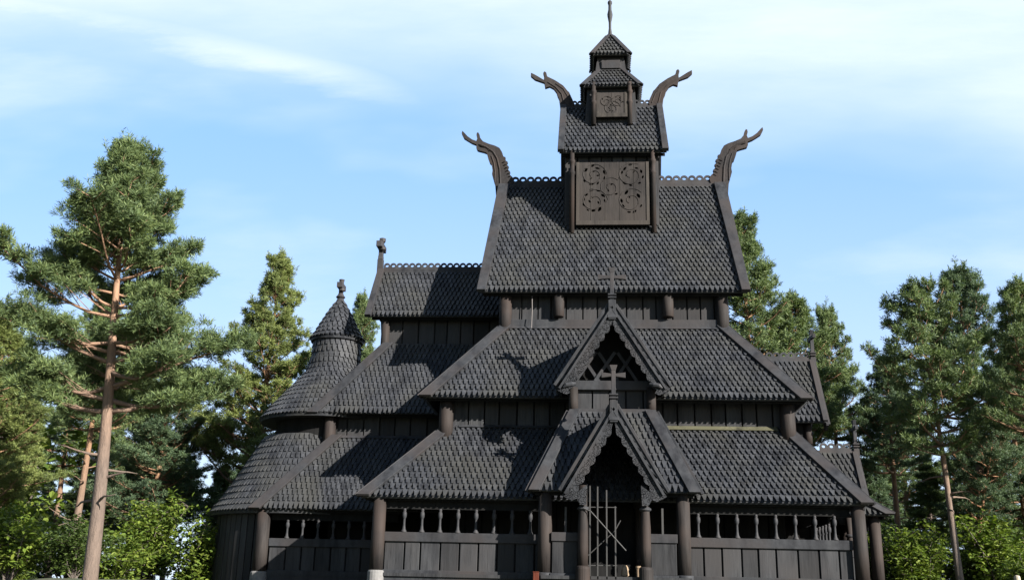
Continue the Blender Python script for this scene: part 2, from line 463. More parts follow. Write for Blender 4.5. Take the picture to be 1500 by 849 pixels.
BIG = [(-6.49,18.96),(-6.41,18.89),(-6.24,18.69),(-6.04,18.54),(-5.85,18.46),(-5.81,18.57),(-5.85,18.74),(-5.84,18.85),(-5.78,18.88),(-5.72,18.78),(-5.67,18.59),(-5.55,18.44),(-5.29,18.32),(-5.02,18.23),(-4.82,18.12),(-4.7,17.92),(-4.63,17.71),(-4.54,17.67),(-4.56,17.54),(-4.44,17.45),(-4.50,17.33),(-4.39,17.24),(-4.45,17.12),(-4.32,16.99),(-4.36,16.87),(-4.22,16.74),(-4.14,16.6),(-4.2,16.4),(-4.40,16.2),(-4.52,15.8),(-4.62,15.35),(-4.85,15.35),(-4.90,15.8),(-4.95,16.33),(-5.05,16.67),(-5.11,16.88),(-5.09,17.05),(-5.11,17.17),(-5.15,17.36),(-5.22,17.42),(-5.25,17.5),(-5.31,17.67),(-5.37,17.89),(-5.52,17.95),(-5.67,17.99),(-5.79,18.03),(-5.84,18.14),(-5.83,18.29),(-6.04,18.38),(-6.24,18.51),(-6.4,18.62),(-6.51,18.84)]
SM = [(-3.5,21.79),(-3.32,21.69),(-2.92,21.42),(-2.91,21.57),(-2.96,21.76),(-2.9,21.85),(-2.82,21.79),(-2.77,21.59),(-2.41,21.39),(-2.06,21.13),(-1.85,20.85),(-1.79,20.8),(-1.71,20.6),(-1.65,20.46),(-1.55,20.2),(-1.66,19.99),(-1.84,19.83),(-1.88,19.17),(-2.14,19.18),(-2.18,20.05),(-2.23,20.44),(-2.30,20.6),(-2.35,20.78),(-2.48,20.97),(-2.66,21.08),(-2.86,21.01),(-2.9,21.27),(-3.32,21.44),(-3.51,21.62)]
def leaf_hole(cx, cy, a, l, w):
    return [(cx + cos(a)*l*p - sin(a)*w*q, cy + sin(a)*l*p + cos(a)*w*q) for p, q in ((-1,0),(-.5,-.8),(.2,-1),(1,0),(.3,.9),(-.5,.7))]
def dragon(outline, sx, cx, parent, t=.2, big=True):
    """carved dragon head: slab sawn to the outline, with raised mane ribs, eye and jaw line on both faces"""
    pts = [((cx + sx*(u - cx0)), w) for u, w in outline] if False else [(sx*u + cx, w) for u, w in outline]
    mb = MB()
    holes = []
    if big:
        for k in range(6):
            u, w = -4.66 + .055*k + .02, 17.42 - .135*k
            holes.append([(sx*a + cx, b) for a, b in leaf_hole(u, w, .45, .105, .030)])
        holes.append([(sx*a + cx, b) for a, b in leaf_hole(-5.62, 18.17, -.35, .16, .028)])
    if sx < 0: pts = pts[::-1]; holes = [h[::-1] for h in holes]
    mb.plate(pts, holes, lambda u, v, d: (u, -t/2 + d, v), t)
    o = mb.build('dragon_head', M['dragon'], parent, normals=True, bevel=.02)
    r = MB(); s = 1 if big else .7
    def rib(path, rad):
        for side in (-1, 1):
            r.tube([(sx*u + cx, side*t*.5, w) for u, w in path], [rad]*len(path), 6)
    if big:
        rib([(-4.72,16.1),(-4.74,16.6),(-4.78,17.1),(-4.9,17.6),(-5.08,17.92),(-5.4,18.16),(-5.72,18.3)], .045)
        rib([(-4.98,16.5),(-4.98,17.0),(-5.04,17.4),(-5.16,17.75)], .035)
        rib([(-5.12,17.98),(-5.2,18.06),(-5.3,18.02),(-5.26,17.94)], .03)
    else:
        rib([(-2.0,19.6),(-2.0,20.2),(-2.12,20.7),(-2.4,21.05),(-2.75,21.3)], .035)
        rib([(-1.72,20.2),(-1.86,20.6),(-2.05,20.95),(-2.4,21.22)], .03)
    r.build('carved_rib', M['dragon'], o)
    return o
dragon(BIG, 1, 0, nave_roof); dragon(BIG, -1, .06, nave_roof)

# --- nave upper wall (clerestory)
mb = MB(); planks(mb, -3.95, 3.95, 9.2, 10.35, -3.86, .55, rng)
clere = mb.build('clerestory_wall', M['plank'], church, normals=True)
mb = MB(); mb.box((-3.9, -3.79, 8.6), (3.9, 3.79, 10.4)); mb.build('wall_core', M['dark'], clere)
mb = MB(); mb.box((-3.98, -4.08, 8.93), (3.98, -3.80, 9.26)); mb.build('sill_beam', M['board'], clere, bevel=.015)
mb = MB(); mb.prism([(-4.3,-4.0,10.3),(-4.3,4.0,10.3),(-4.3,0,15.9)], (.2,0,0)); mb.build('gable_wall', M['plank'], clere, normals=True); mb = MB(); mb.prism([(4.1,-4.0,10.3),(4.1,4.0,10.3),(4.1,0,15.9)], (.2,0,0)); mb.build('gable_wall', M['plank'], clere, normals=True)
for x in (-4.02, 4.02): column('corner_column', x, -4.0, 8.6, 10.35, .235, church)
for x in (-2.02, 2.02):
    mb = MB(); mb.lathe([(.17, 9.33), (.205, 9.36), (.205, 10.3)], (x, -4.12), 20); o = mb.build('hanging_column', M['column'], church)
    for p in o.data.polygons: p.use_smooth = len(p.vertices) == 4
mb = MB(); mb.tube([(-3.02, -4.22, 10.2), (-3.0, -4.25, 9.6), (-3.01, -4.33, 8.85)], [.018]*3, 6); mb.build('lightning_cable', M['copper'], church)

# --- ridge tower of the nave: carved panel, roof, second turret, spire
mb = MB(); planks(mb, -1.92, 1.95, 12.5, 16.95, -1.9, .5, rng)
tower = mb.build('tower_wall', M['plank'], church, normals=True)
mb = MB(); mb.box((-1.92, -1.83, 12.5), (1.95, 1.83, 16.98)); mb.build('wall_core', M['dark'], tower)
for x, s in ((-1.95, 1), (1.98, -1)):
    mb = MB(); mb.prism([(x,-1.8,16.8),(x,1.8,16.8),(x,0,19.7)], (s*.16,0,0)); mb.build('gable_wall', M['plank'], tower, normals=True)
tower_roof = gable_roof_ew('tower_roof', -2.12, 2.26, 2.28, 16.87, -2.0, 2.12, 20.0, church, .20, None, .10, .16)
mb = MB(); mb.box((-2.0, -.1, 19.95), (2.12, .1, 20.08)); mb.build('ridge_beam', M['board'], tower_roof, bevel=.015)
crest('ridge_crest', (-1.9, 0, 20.07), (-.95, 0, 20.07), .12, tower_roof, band=.08)
crest('ridge_crest', (1.05, 0, 20.07), (2.0, 0, 20.07), .12, tower_roof, band=.08)
eave(tower_roof, -2.05, 2.2, -2.28, 16.87, .34)
dragon(SM, 1, 0, tower_roof, .17, False); dragon(SM, -1, .12, tower_roof, .17, False)

def carved_panel(name, x0, x1, z0, z1, y, parent, scrolls, post, dense=1.0):
    """pierced carved panel: plank slab with leaf-shaped openings laid out in scroll rings, raised tendrils"""
    r = random.Random(len(scrolls)*7 + 1); holes = []
    def ok(h):
        return all(x0+.12 < p[0] < x1-.12 and z0+.14 < p[1] < z1-.08 for p in h)
    cs = []
    for (cx, cz, R, n, ph) in scrolls:
        for k in range(n):
            a = ph + 2*pi*k/n + r.uniform(-.12, .12); q = R*r.uniform(.82, 1.12)
            l = R*r.uniform(.17, .30)*dense; w = l*r.uniform(.42, .6)
            u, v = cx + cos(a)*q, cz + sin(a)*q
            if any(hypot(u-p, v-s) < l + t for p, s, t in cs): continue
            h = leaf_hole(u, v, a + pi/2 + r.uniform(-.5, .5), l, w)
            if ok(h): holes.append(h); cs.append((u, v, l))
        for k in range(3):
            a = r.uniform(0, 6.28); q = R*.42; l = R*.17
            u, v = cx + cos(a)*q, cz + sin(a)*q
            if any(hypot(u-p, v-s) < l + t for p, s, t in cs): continue
            h = leaf_hole(u, v, r.uniform(0, 3), l, l*.55)
            if ok(h): holes.append(h); cs.append((u, v, l))
    mb = MB(); mb.plate([(x0,z0),(x1,z0),(x1,z1),(x0,z1)], holes, lambda u, v, d: (u, y + d, v), .07)
    o = mb.build(name, M['panelwood'], parent, normals=True)
    tb = MB()
    for (cx, cz, R, n, ph) in scrolls:   # spiral tendrils
        pts = [(cx + cos(ph + .26*k)*R*(1.3 - .028*k), y - .004, cz + sin(ph + .26*k)*R*(1.3 - .028*k)) for k in range(38)]
        pts = [p for p in pts if x0+.06 < p[0] < x1-.06 and z0+.06 < p[2] < z1-.04]
        if len(pts) > 3: tb.tube(pts, [.019]*len(pts), 5)
    tb.build('carved_tendril', M['panelwood'], o)
    b = MB(); b.box((x0-.1, y+.16, z0+.02), (x1+.1, y+.22, z1+.05)); b.build('backing_board', M['dark'], o)
    f = MB(); f.box((x0-.02, y-.05, z0-.02), (x1+.02, y+.06, z0+.16)); f.box((x0-.02, y-.03, z0+.16), (x0+.1, y-.003, z1)); f.box((x1-.1, y-.03, z0+.16), (x1+.02, y-.003, z1))
    n = round((x1-x0)/.55)
    for k in range(1, n):
        q = x0 + (x1-x0)*k/n; f.box((q-.009, y-.012, z0+.16), (q+.009, y-.002, z1))
    f.build('panel_frame', M['carved'], o, bevel=.008)
    for x, s in ((x0, -1), (x1, 1)):
        px = x + s*post
        p = MB(); p.lathe([(.10, z0-.36), (.10, z1-.55), (.13, z1-.5), (.13, z1-.42), (.095, z1-.36), (.10, z1-.05), (.13, z1), (.13, z1+.09), (.09, z1+.14), (.09, z1+.5)], (px, y+.02), 14)
        q = p.build('panel_post', M['column'], o)
        for pl in q.data.polygons: pl.use_smooth = len(pl.vertices) == 4
    return o
carved_panel('carved_panel', -1.40, 1.50, 13.70, 16.42, -2.25, church,
    [(-.72,15.85,.42,9,.3), (.80,15.85,.44,10,1.0), (-.70,14.72,.44,11,.1), (.78,14.72,.44,10,.7), (-.05,15.3,.36,4,.78)], .19)
carved_panel('carved_panel', -.58, .70, 19.0, 20.15, -1.18, church, [(-.18,19.72,.22,6,.3), (.32,19.72,.22,6,1.0), (.06,19.4,.3,5,.2)], .13, 1.0)

mb = MB(); mb.prism([(-1.10,-.98,18.4),(1.16,-.98,18.4),(1.06,-.9,20.6),(-.98,-.9,20.6)], (0,1.9,0)); turret = mb.build('turret_wall', M['plank'], church, normals=True)
def hip4(name, hx0, hx1, hy, z, tx0, tx1, ty, tz, parent, w=.13):
    pl = skirt(hx0, hx1, hy, z, tx0, tx1, ty, tz)
    m = MB()
    for A, B, C, D in pl: shingles(m, A, B, C, D, period=.16, expo=.23, rng=rng)
    o = m.build(name, M['shingle'], parent)
    for A, B, C, D in pl:
        for s in (-1, 1): edge_board(A, B, D, C, w, s, t=.07, over=.06, parent=o, wtop=w*.8)
    return o
hip4('turret_roof', -1.17, 1.27, 1.15, 20.48, -.42, .52, .42, 21.62, church)
mb = MB(); mb.prism([(-.62,-.6,21.55),(.70,-.6,21.55),(.62,-.52,22.3),(-.54,-.52,22.3)], (0,1.1,0)); lant = mb.build('lantern_wall', M['plank'], church, normals=True)
mb = MB(); mb.box((-.36, -.66, 21.62), (.46, -.6, 22.02)); mb.build('wall_panel', M['board'], lant, bevel=.01)
hip4('lantern_roof', -.76, .82, .78, 22.22, -.04, .10, .07, 23.5, church, .1)
mb = MB(); mb.lathe([(.12,23.3),(.09,23.7),(.055,24.0),(.06,24.3),(.115,24.62),(.12,24.72),(.075,24.95),(.07,25.2),(.10,25.27),(.10,25.36),(.05,25.43),(.0,25.46)], (.03, 0), 14); o = mb.build('spire', M['board'], church)
for p in o.data.polygons: p.use_smooth = True

# --- nave aisle wall
mb = MB(); planks(mb, -5.7, 5.7, 4.6, 5.95, -5.56, .56, rng)
aw = mb.build('aisle_wall', M['plank'], church, normals=True)
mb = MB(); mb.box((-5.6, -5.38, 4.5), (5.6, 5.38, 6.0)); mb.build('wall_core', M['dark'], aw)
for x in (-5.83, 5.83): column('aisle_column', x, -5.78, 4.4, 6.0, .25, church)
mb = MB(); mb.box((-5.75, -5.5, 5.66), (5.75, -5.4, 5.78)); mb.build('wall_plate', M['dark'], aw)

# --- nave lower wall behind the gallery, floor
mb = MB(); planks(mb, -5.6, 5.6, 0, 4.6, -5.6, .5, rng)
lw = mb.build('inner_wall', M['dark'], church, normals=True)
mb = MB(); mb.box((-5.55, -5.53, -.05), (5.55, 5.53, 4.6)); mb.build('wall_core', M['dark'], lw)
mb = MB(); mb.box((-7.7, -7.95, -.12), (7.5, 7.9, -.02)); mb.box((-2.3, -9.2, -.12), (2.15, -7.95, -.02)); mb.box((7.5, -2.2, -.12), (9.2, 2.2, -.02)); mb.build('gallery_floor', M['plank'], church)
mb = MB(); mb.box((-7.4,-7.6,-1.2),(7.2,7.6,-.13)); mb.box((-12.3,-3.4,-1.2),(-7.4,3.4,-.13)); mb.box((-2.2,-8.9,-1.2),(2.0,-7.6,-.13)); mb.build('foundation', M['dark'], church)
mb = MB()
r2 = random.Random(4)
for k in range(34):
    x = -12.5 + k*.62
    mb.box((x, (-8.0 if x > -7.7 else -3.85) + r2.uniform(-.04,.04), -1.0), (x + r2.uniform(.45,.6), (-7.5 if x > -7.7 else -3.3), -.34 - r2.uniform(0,.06)))
mb.build('foundation_stone', M['stone'], church, bevel=.04)

# --- gallery parapets: planks, rail, balusters
def baluster_bm(x, y, z0, z1, s=1):
    m = MB(); h = z1 - z0
    m.lathe([(.105*s, z0), (.085*s, z0+.04), (.055*s, z0+.14*h), (.042*s, z0+.3*h), (.040*s, z0+.56*h), (.048*s, z0+.60*h), (.072*s, z0+.67*h), (.074*s, z0+.80*h), (.060*s, z0+.87*h), (.042*s, z0+.90*h), (.055*s, z0+.94*h), (.05*s, z0+h), (.04*s, z0+h+.02)], (x, y), 10)
    return m
def parapet(x0, x1, y, parent, bal, zr=(.94, 1.23), ztop=1.95, seedx=1, w=.58, axis='x', dep=1):
    rr = random.Random(seedx); m = MB()
    planks(m, x0, x1, .06, zr[0], y, w, rr, gap=.05, t=.07, horiz=axis, depth=dep)
    o = m.build('gallery_parapet', M['plank'], parent, normals=True)
    def bx(mm, u0, u1, d0, d1, z0, z1):
        a, b = sorted((y + d0*dep, y + d1*dep))
        if axis == 'x': mm.box((u0, a, z0), (u1, b, z1))
        else: mm.box((a, u0, z0), (b, u1, z1))
    m = MB(); bx(m, x0, x1, -.06, .12, zr[0], zr[1]); m.build('parapet_rail', M['board'], o, bevel=.015)
    m = MB(); bx(m, x0, x1, -.08, .14, -.5, .08); m.build('sill_beam', M['board'], o, bevel=.015)
    m = MB(); bx(m, x0, x1, .075, .13, 0, zr[0]); m.build('parapet_backing', M['dark'], o)
    m = MB(); bx(m, x0, x1, .06, .14, ztop+.005, ztop + .5); m.build('arcade_header', M['dark'], o)
    first = None
    for u in bal:
        c = (u, y + .03*dep) if axis == 'x' else (y + .03*dep, u)
        if first is None:
            b = baluster_bm(c[0], c[1], zr[1], ztop).build('baluster', M['board'], o, loc=(c[0], c[1], zr[1])); first = b
            for p in b.data.polygons: p.use_smooth = True
        else:
            b = first.copy(); COL.objects.link(b); b.parent = o; b.location = (c[0], c[1], zr[1])
    return o
parapet(-7.35, -2.28, -7.8, church, [-6.75 + .575*k for k in range(8)], seedx=2)
parapet(2.12, 7.18, -7.8, church, [2.52 + .595*k for k in range(8)], seedx=3)
parapet(-5.0, -2.3, 7.25, church, [-4.6 + .5*k for k in range(5)], seedx=4, axis='y', dep=-1)   # west side, south half
parapet(-7.4, -2.3, 7.25, church, [-7.2 + .4*k for k in range(6)], seedx=8, axis='y', dep=-1) if False else None
for x in (-7.55, 7.40):
    o = column('gallery_column', x, -7.85, .02, 2.25, .215, church)
    b = MB(); b.lathe([(.27,-.5),(.265,.0),(.24,.05)], (x,-7.85), 18); b.build('base_stone', M['stone'], o)

# --- porch: bay with hipped skirt, upper gable, gate gable (built facing south, turned for the west)
def porch(xc, rot, gate=True, out=0):
    c, s = cos(rot), sin(rot)
    T = lambda p: V(((p[0])*c - p[1]*s + (xc if rot == 0 else 0), p[0]*s + p[1]*c + (0 if rot == 0 else 0), p[2]))
    def xf(mb):
        mb.v = [tuple(T(p)) for p in mb.v]; return mb
    TT = lambda q: tuple(T(p) for p in q)
    # bay skirt
    e, ey, ez, t, ty, tz = 2.50, -9.12 - out, 2.46, 1.33, -7.56 + out*.5, 5.15 - out*1.25
    F = TT(((-e,ey,ez),(e,ey,ez),(t,ty,tz),(-t,ty,tz)))
    Rr = TT(((e,ey,ez),(e,-7.95,ez),(t,-5.75,tz),(t,ty,tz)))
    Lf = TT(((-e,-7.95,ez),(-e,ey,ez),(-t,ty,tz),(-t,-5.75,tz)))
    m = MB()
    def inside(p):
        lx = (p.x - xc) if rot == 0 else p.y
        return abs(lx) < 1.42*(4.98 - p.z)/2.56
    shingles(m, *F, rng=rng, back=False, skip=inside)
    for q in (Rr, Lf): shingles(m, *q, rng=rng)
    yy = lambda z: ey + (ty - ey)*(z - ez)/(tz - ez)
    for sx in (-1, 1):
        pl = [(sx*e, ey, ez), (sx*1.4, ey, ez), (0, yy(4.9), 4.9), (0, ty, tz), (sx*t, ty, tz)]
        m.prism([T(p) for p in pl], V(T((0, .06, -.03))) - V(T((0, 0, 0))))
    bay = m.build('porch_bay_roof', M['shingle'], church)
    for q, sd in ((F,-1),(F,1),(Rr,-1),(Lf,1)):
        edge_board(q[0], q[1], q[3], q[2], .29, sd, parent=bay, over=.1)
    m = MB(); m.box((-t+.1, ty-.09, tz-.12), (t-.1, ty+.05, tz+.12)); xf(m).build('sill_beam', M['board'], bay, bevel=.015)
    for sx in (-1, 1):
        m = MB(); a, b = sorted((sx*1.3, sx*(e-.1))); m.box((a, ey+.18, ez-.12), (b, ey+.24, ez+.02)); xf(m).build('eave_board', M['dark'], bay)
    # side knees under the eave
    for sx in (-1, 1):
        x = sx*2.09
        o = column('porch_column', *T((x, -8.8 - out*.8, 0))[:2], .02, 2.45, .215, church, base=(.27, -.4, .06))
        # parapet beside the gate
        m = MB(); a, b = sorted((sx*1.10, sx*1.86)); m.box((a, -8.98, .05), (b, -8.9, .98)); pp = xf(m).build('porch_parapet', M['plank'], church, bevel=.012)
        m = MB(); m.box((a-.03, -9.03, .98), (b+.03, -8.86, 1.24)); xf(m).build('parapet_rail', M['board'], pp, bevel=.012)
        m = MB(); m.box((sx*1.46-.03, -8.98, 1.24), (sx*1.46+.03, -8.92, 2.0)); xf(m).build('rail_post', M['iron'], pp)
        m = MB(); m.box((a-.05, -9.05, -.2), (b+.05, -8.85, .05)); xf(m).build('sill_beam', M['board'], pp)
        # side parapet back to the gallery
        m = MB(); a, b = sorted((sx*2.03, sx*2.11)); m.box((a, -8.6, .05), (b, -7.85, 1.0)); q = xf(m).build('porch_parapet', M['plank'], church)
        m = MB(); m.box((a-.05, -8.6, 1.0), (b+.05, -7.85, 1.22)); xf(m).build('parapet_rail', M['board'], q)
    # gate columns
    for sx in (-1, 1):
        x = sx*.93; cx, cy = T((x, -9.25, 0))[:2]
        m = MB(); m.lathe([(.145,.2),(.16,.8),(.155,1.4),(.125,1.9),(.125,2.62)], (cx, cy), 20); o = m.build('gate_column', M['column'], church)
        for p in o.data.polygons: p.use_smooth = len(p.vertices) == 4
        m = MB(); m.lathe([(.21,-.4),(.215,.18),(.20,.24),(.16,.27)], (cx, cy), 20); m.build('column_base', M['column'], o)
        m = MB(); m.lathe([(.12,1.86),(.18,1.91),(.18,1.96),(.12,2.0)], (cx, cy), 20); m.build('column_ring', M['board'], o)
    # gate gable roof
    def gab(name, hw, yf, za, zb, yb_e, yb_r):
        m = MB()
        R1 = TT(((hw, yf, za), (hw, yb_e, za), (0, yb_r, zb), (0, yf, zb)))
        L1 = TT(((-hw, yb_e, za), (-hw, yf, za), (0, yf, zb), (0, yb_r, zb)))
        for q in (R1, L1): shingles(m, *q, rng=rng)
        o = m.build(name, M['shingle'], church)
        edge_board(R1[0], R1[1], R1[3], R1[2], .12, -1, t=.1, over=.05, name='verge_board', parent=o)
        edge_board(L1[0], L1[1], L1[3], L1[2], .12, 1, t=.1, over=.05, name='verge_board', parent=o)
        m = MB(); m.box((-.07, yf, zb-.02), (.07, yb_r, zb+.12)); xf(m).build('ridge_beam', M['board'], o)
        return o
    def barge(parent, hw, yf, za, zb, w, n, spandrel=None, amp=.06):
        for sx in (-1, 1):
            A = V((sx*(hw+.02), za-.06)); B = V((0, zb+.02)); d = (B-A); L = d.length; d /= L
            nn = V((d.y*sx*-1, -d.x*-1*sx)) if False else V((-sx*abs(d.y), -abs(d.x)))
            pts = [A, B, V((0, zb - w*1.25))]
            inner = []
            for k in range(n):
                for j in range(6):
                    f = (k + j/6)/n
                    ww = w + amp*(sin(pi*j/6)*1.6 - .6) + (.10*f*f*0)
                    q = B + (A - B)*((f*.86 + .10)) + nn*ww
                    if q.x*sx > .012 and q.y < zb - w*1.25: inner.append(q)
            pts += inner
            # scrolled foot
            ft = A + d*.30 + nn*w
            if spandrel:
                pts += [V((sx*spandrel[0], spandrel[1])), V((sx*(spandrel[0]+.03), spandrel[2])), V((sx*(spandrel[0]+.22), spandrel[2]))]
            pts += [A + V((-sx*.34, -.05)), A + V((-sx*.40, -.16)), A + V((-sx*.26, -.22)), A + V((-sx*.12, -.16)), A + V((sx*.05, -.07))]
            m = MB(); m.plate([(p.x, p.y) for p in (pts if sx < 0 else pts[::-1])], [], lambda u, v, dd: (u, yf - .10 + dd, v), .09)
            xf(m).build('bargeboard', M['barge'], parent, normals=True)
            m = MB(); a3 = V((A.x, yf-.13, A.y)); b3 = V((B.x, yf-.13, B.y)); off = V((nn.x, 0, nn.y))*.05
            m.beam(a3 + off, b3 + off, .07, .09, (0,1,0)); xf(m).build('bargeboard_moulding', M['board'], parent)
    gate_roof = gab('gate_gable_roof', 1.50, -9.42, 2.42, 4.98, -9.0, -7.62)
    barge(gate_roof, 1.50, -9.42, 2.42, 4.98, .31, 8, (.80, 2.62, 2.02), .045)
    up_roof = gab('upper_gable_roof', 1.74, -8.0, 5.92, 8.62, -6.35, -4.2)
    barge(up_roof, 1.74, -8.0, 5.92, 8.62, .34, 9, None, .045)
    def crs(parent, yf, z0, h, span, arm):
        # cross standing on the gable tip
        m = MB(); w = .16; tt = .13; y = yf - .06
        m.box((-w*.75, y-tt*.8, z0-.55), (w*.75, y+tt*.8, z0+.12))
        m.box((-w*.95, y-tt, z0-.50), (w*.95, y+tt, z0-.40))
        m.box((-w*.4, y-tt/2, z0+.12), (w*.4, y+tt/2, z0+h*.86))
        m.box((-w*.85, y-tt*.9, z0+.18), (w*.85, y+tt*.9, z0+.23)); m.box((-w*.85, y-tt*.9, z0+.28), (w*.85, y+tt*.9, z0+.33))
        az = z0 + arm
        for sx in (-1, 1):
            m.prism([(sx*w*.4, y-tt*.45, az-.045), (sx*span/2, y-tt*.45, az-.085), (sx*span/2, y-tt*.45, az+.085), (sx*w*.4, y-tt*.45, az+.045)], (0, tt*.9, 0))
        m.prism([(-w*.4, y-tt*.5, z0+h*.86), (w*.4, y-tt*.5, z0+h*.86), (w*.75, y-tt*.5, z0+h), (-w*.75, y-tt*.5, z0+h)], (0, tt, 0))
        xf(m).build('gable_cross', M['board'], parent, bevel=.008, normals=True)
    crs(gate_roof, -9.42, 5.06, 1.24, .74, .92); crs(up_roof, -8.0, 8.70, 1.25, .94, .92)
    if rot: 
        crest('ridge_crest', T((0,-7.9,8.72)), T((0,-6.2,8.72)), .13, up_roof, band=.06)
        crest('ridge_crest', T((0,-9.3,5.08)), T((0,-8.1,5.08)), .13, gate_roof, band=.06)
    # upper gable box behind the bargeboards
    m = MB(); planks(m, -1.25, 1.25, 5.2, 5.95, -7.32, .62, rng); gw = xf(m).build('gable_wall', M['plank'], church, normals=True)
    m = MB(); m.box((-1.3, -7.25, 5.0), (1.3, -5.0, 6.05)); m.prism([(-1.45,-7.05,6.05),(1.45,-7.05,6.05),(0,-7.05,8.4)], (0,.1,0)); xf(m).build('wall_core', M['dark'], gw, normals=True)
    m = MB(); m.box((-1.32, -7.46, 5.93), (1.32, -7.26, 6.24)); xf(m).build('cross_beam', M['board'], gw, bevel=.015)
    m = MB()
    for x0 in (-1.05, -.42, .21): 
        m.beam((x0-.14, -7.38, 6.24), (x0+.52, -7.38, 7.22), .10, .05, (0,1,0)); m.beam((x0+.62, -7.32, 6.24), (x0-.02, -7.32, 7.22), .10, .05, (0,1,0))
    xf(m).build('lattice', M['board'], gw)
    for sx in (-1, 1):
        column('gable_column', *T((sx*1.27, -7.42, 0))[:2], 5.15, 6.0, .155, church)
        m = MB(); x = sx*1.5
        m.tube([(sx*1.2, -8.06, 6.0), (x*.88, -8.1, 5.98), (x, -8.14, 5.94), (x*1.06, -8.14, 5.86)], [.06,.085,.075,.03], 8); xf(m).build('carved_bracket', M['board'], gw)
    if gate:
        # slatted gate leaf standing half open between the gate columns
        m = MB(); m.tube([(-.82,-9.2,1.98), (.08,-9.05,2.0)], [.014]*2, 6); m.tube([(-.82,-9.2,.28), (.08,-9.05,.3)], [.014]*2, 6); m.tube([(-.8,-9.22,.55), (.02,-9.1,1.3), (.2,-9.0,1.62)], [.014]*3, 6)
        g = xf(m).build('gate', M['iron'], church)
        for x, zt in ((-.72, 2.62), (-.49, 2.6), (-.22, 2.5), (.04, 2.02)):
            m = MB(); m.box((x-.02, -9.2, -.1), (x+.02, -9.16, zt)); xf(m).build('gate_bar', M['iron'], g)
        m = MB(); m.tube([(-.92, -9.42, 1.93), (-.7, -9.42, 1.84), (.34, -9.4, .72)], [.02]*3, 6); xf(m).build('gate_brace', M['iron'], g)
        # portal in the inner wall
        m = MB(); m.box((-.7,-5.72,0),(.7,-5.6,2.3)); d = xf(m).build('portal_door', M['dark'], church)
        for sx in (-1, 1):
            m = MB(); m.lathe([(.17,0),(.17,.3),(.12,.36),(.12,2.2),(.18,2.3),(.18,2.45)], T((sx*.9,-5.8,0))[:2], 14); m.build('portal_pillar', M['column'], d)
        m = MB(); m.lathe([(.09,.0),(.13,.03),(.12,.15),(.09,.27),(.05,.33)], T((.34,-8.55,0))[:2], 12); m.build('sunlit_wood_stand_in', M['cream'], d);  # added pale shapes standing in for sunlit patches of portal wood
        m = MB(); m.lathe([(.05,.0),(.06,.22),(.08,.26),(.08,.31)], T((.72,-8.75,0))[:2], 12); m.build('sunlit_wood_stand_in', M['cream'], d)
porch(-.12, 0)
porch(0, radians(90), gate=False, out=.75)

# --- choir
ch_gal = [((-13.0,-3.95,2.20),(-6.2,-3.95,2.20),(-4.8,-2.2,5.06),(-10.68,-2.2,5.06)),
          ((-13.0,3.95,2.20),(-13.0,-3.95,2.20),(-10.68,-2.2,5.06),(-10.68,2.2,5.06)),
          ((-6.2,3.95,2.20),(-13.0,3.95,2.20),(-10.68,2.2,5.06),(-4.8,2.2,5.06))]
ch_ais = [((-11.52,-2.64,5.93),(-5.0,-2.64,5.93),(-3.5,-1.12,8.98),(-9.12,-1.12,8.98)),
          ((-11.52,2.64,5.93),(-11.52,-2.64,5.93),(-9.12,-1.12,8.98),(-9.12,1.12,8.98)),
          ((-5.0,2.64,5.93),(-11.52,2.64,5.93),(-9.12,1.12,8.98),(-3.5,1.12,8.98))]
cgr = quad_roof('choir_gallery_roof', ch_gal, church); car = quad_roof('choir_aisle_roof', ch_ais, church)
edge_board(ch_gal[0][0], ch_gal[0][1], ch_gal[0][3], ch_gal[0][2], .36, -1, parent=cgr)
edge_board(ch_ais[0][0], ch_ais[0][1], ch_ais[0][3], ch_ais[0][2], .36, -1, parent=car)
eave(cgr, -12.8, -7.6, -3.95, 2.20); eave(car, -11.3, -5.7, -2.64, 5.93)
capping(cgr, -10.6, -5.8, -2.2, 5.08, radians(58))
choir_roof = gable_roof_ew('choir_roof', -9.85, -3.6, 1.52, 10.08, -9.78, -3.6, 12.42, church, .2)
mb = MB(); mb.box((-9.8, -.11, 12.36), (-4.0, .11, 12.54)); mb.build('ridge_beam', M['board'], choir_roof, bevel=.015)
crest('ridge_crest', (-9.62, 0, 12.53), (-4.2, 0, 12.53), .13, choir_roof, band=.06)
eave(choir_roof, -9.7, -4.2, -1.52, 10.08, .3)
# cross on the choir gable, arms north-south (seen nearly edge-on)
mb = MB(); x = -9.78
mb.box((x-.12,-.12,11.9),(x+.12,.12,13.0)); mb.box((x-.1,-.12,13.0),(x+.1,.12,13.15)); mb.box((x-.09,-.11,13.15),(x+.09,.11,13.95))
mb.box((x-.13,-.5,13.45),(x+.11,.5,13.7)); mb.lathe([(.02,13.3),(.17,13.4),(.17,13.5),(.02,13.6)], (x+.06,-.1), 10); mb.lathe([(.02,13.72),(.13,13.8),(.14,13.95),(.02,13.98)], (x+.03,0), 10)
mb.build('gable_cross', M['board'], choir_roof, bevel=.012)
mb = MB(); planks(mb, -9.1, -3.9, 8.8, 10.15, -.95, .6, rng); cw = mb.build('choir_wall', M['plank'], church, normals=True)
mb = MB(); mb.box((-9.1,-.88,8.5),(-3.9,.88,10.2)); mb.prism([(-9.5,-1.25,10.1),(-9.5,1.25,10.1),(-9.5,0,12.2)], (.2,0,0)); mb.build('wall_core', M['dark'], cw)
column('choir_column', -9.15, -1.12, 8.4, 10.1, .17, church)
mb = MB(); planks(mb, -10.8, -5.8, 4.9, 6.0, -1.95, .6, rng); cw2 = mb.build('choir_aisle_wall', M['plank'], church, normals=True)
mb = MB(); mb.box((-10.8,-1.88,4.6),(-5.8,1.88,6.05)); mb.build('wall_core', M['dark'], cw2)
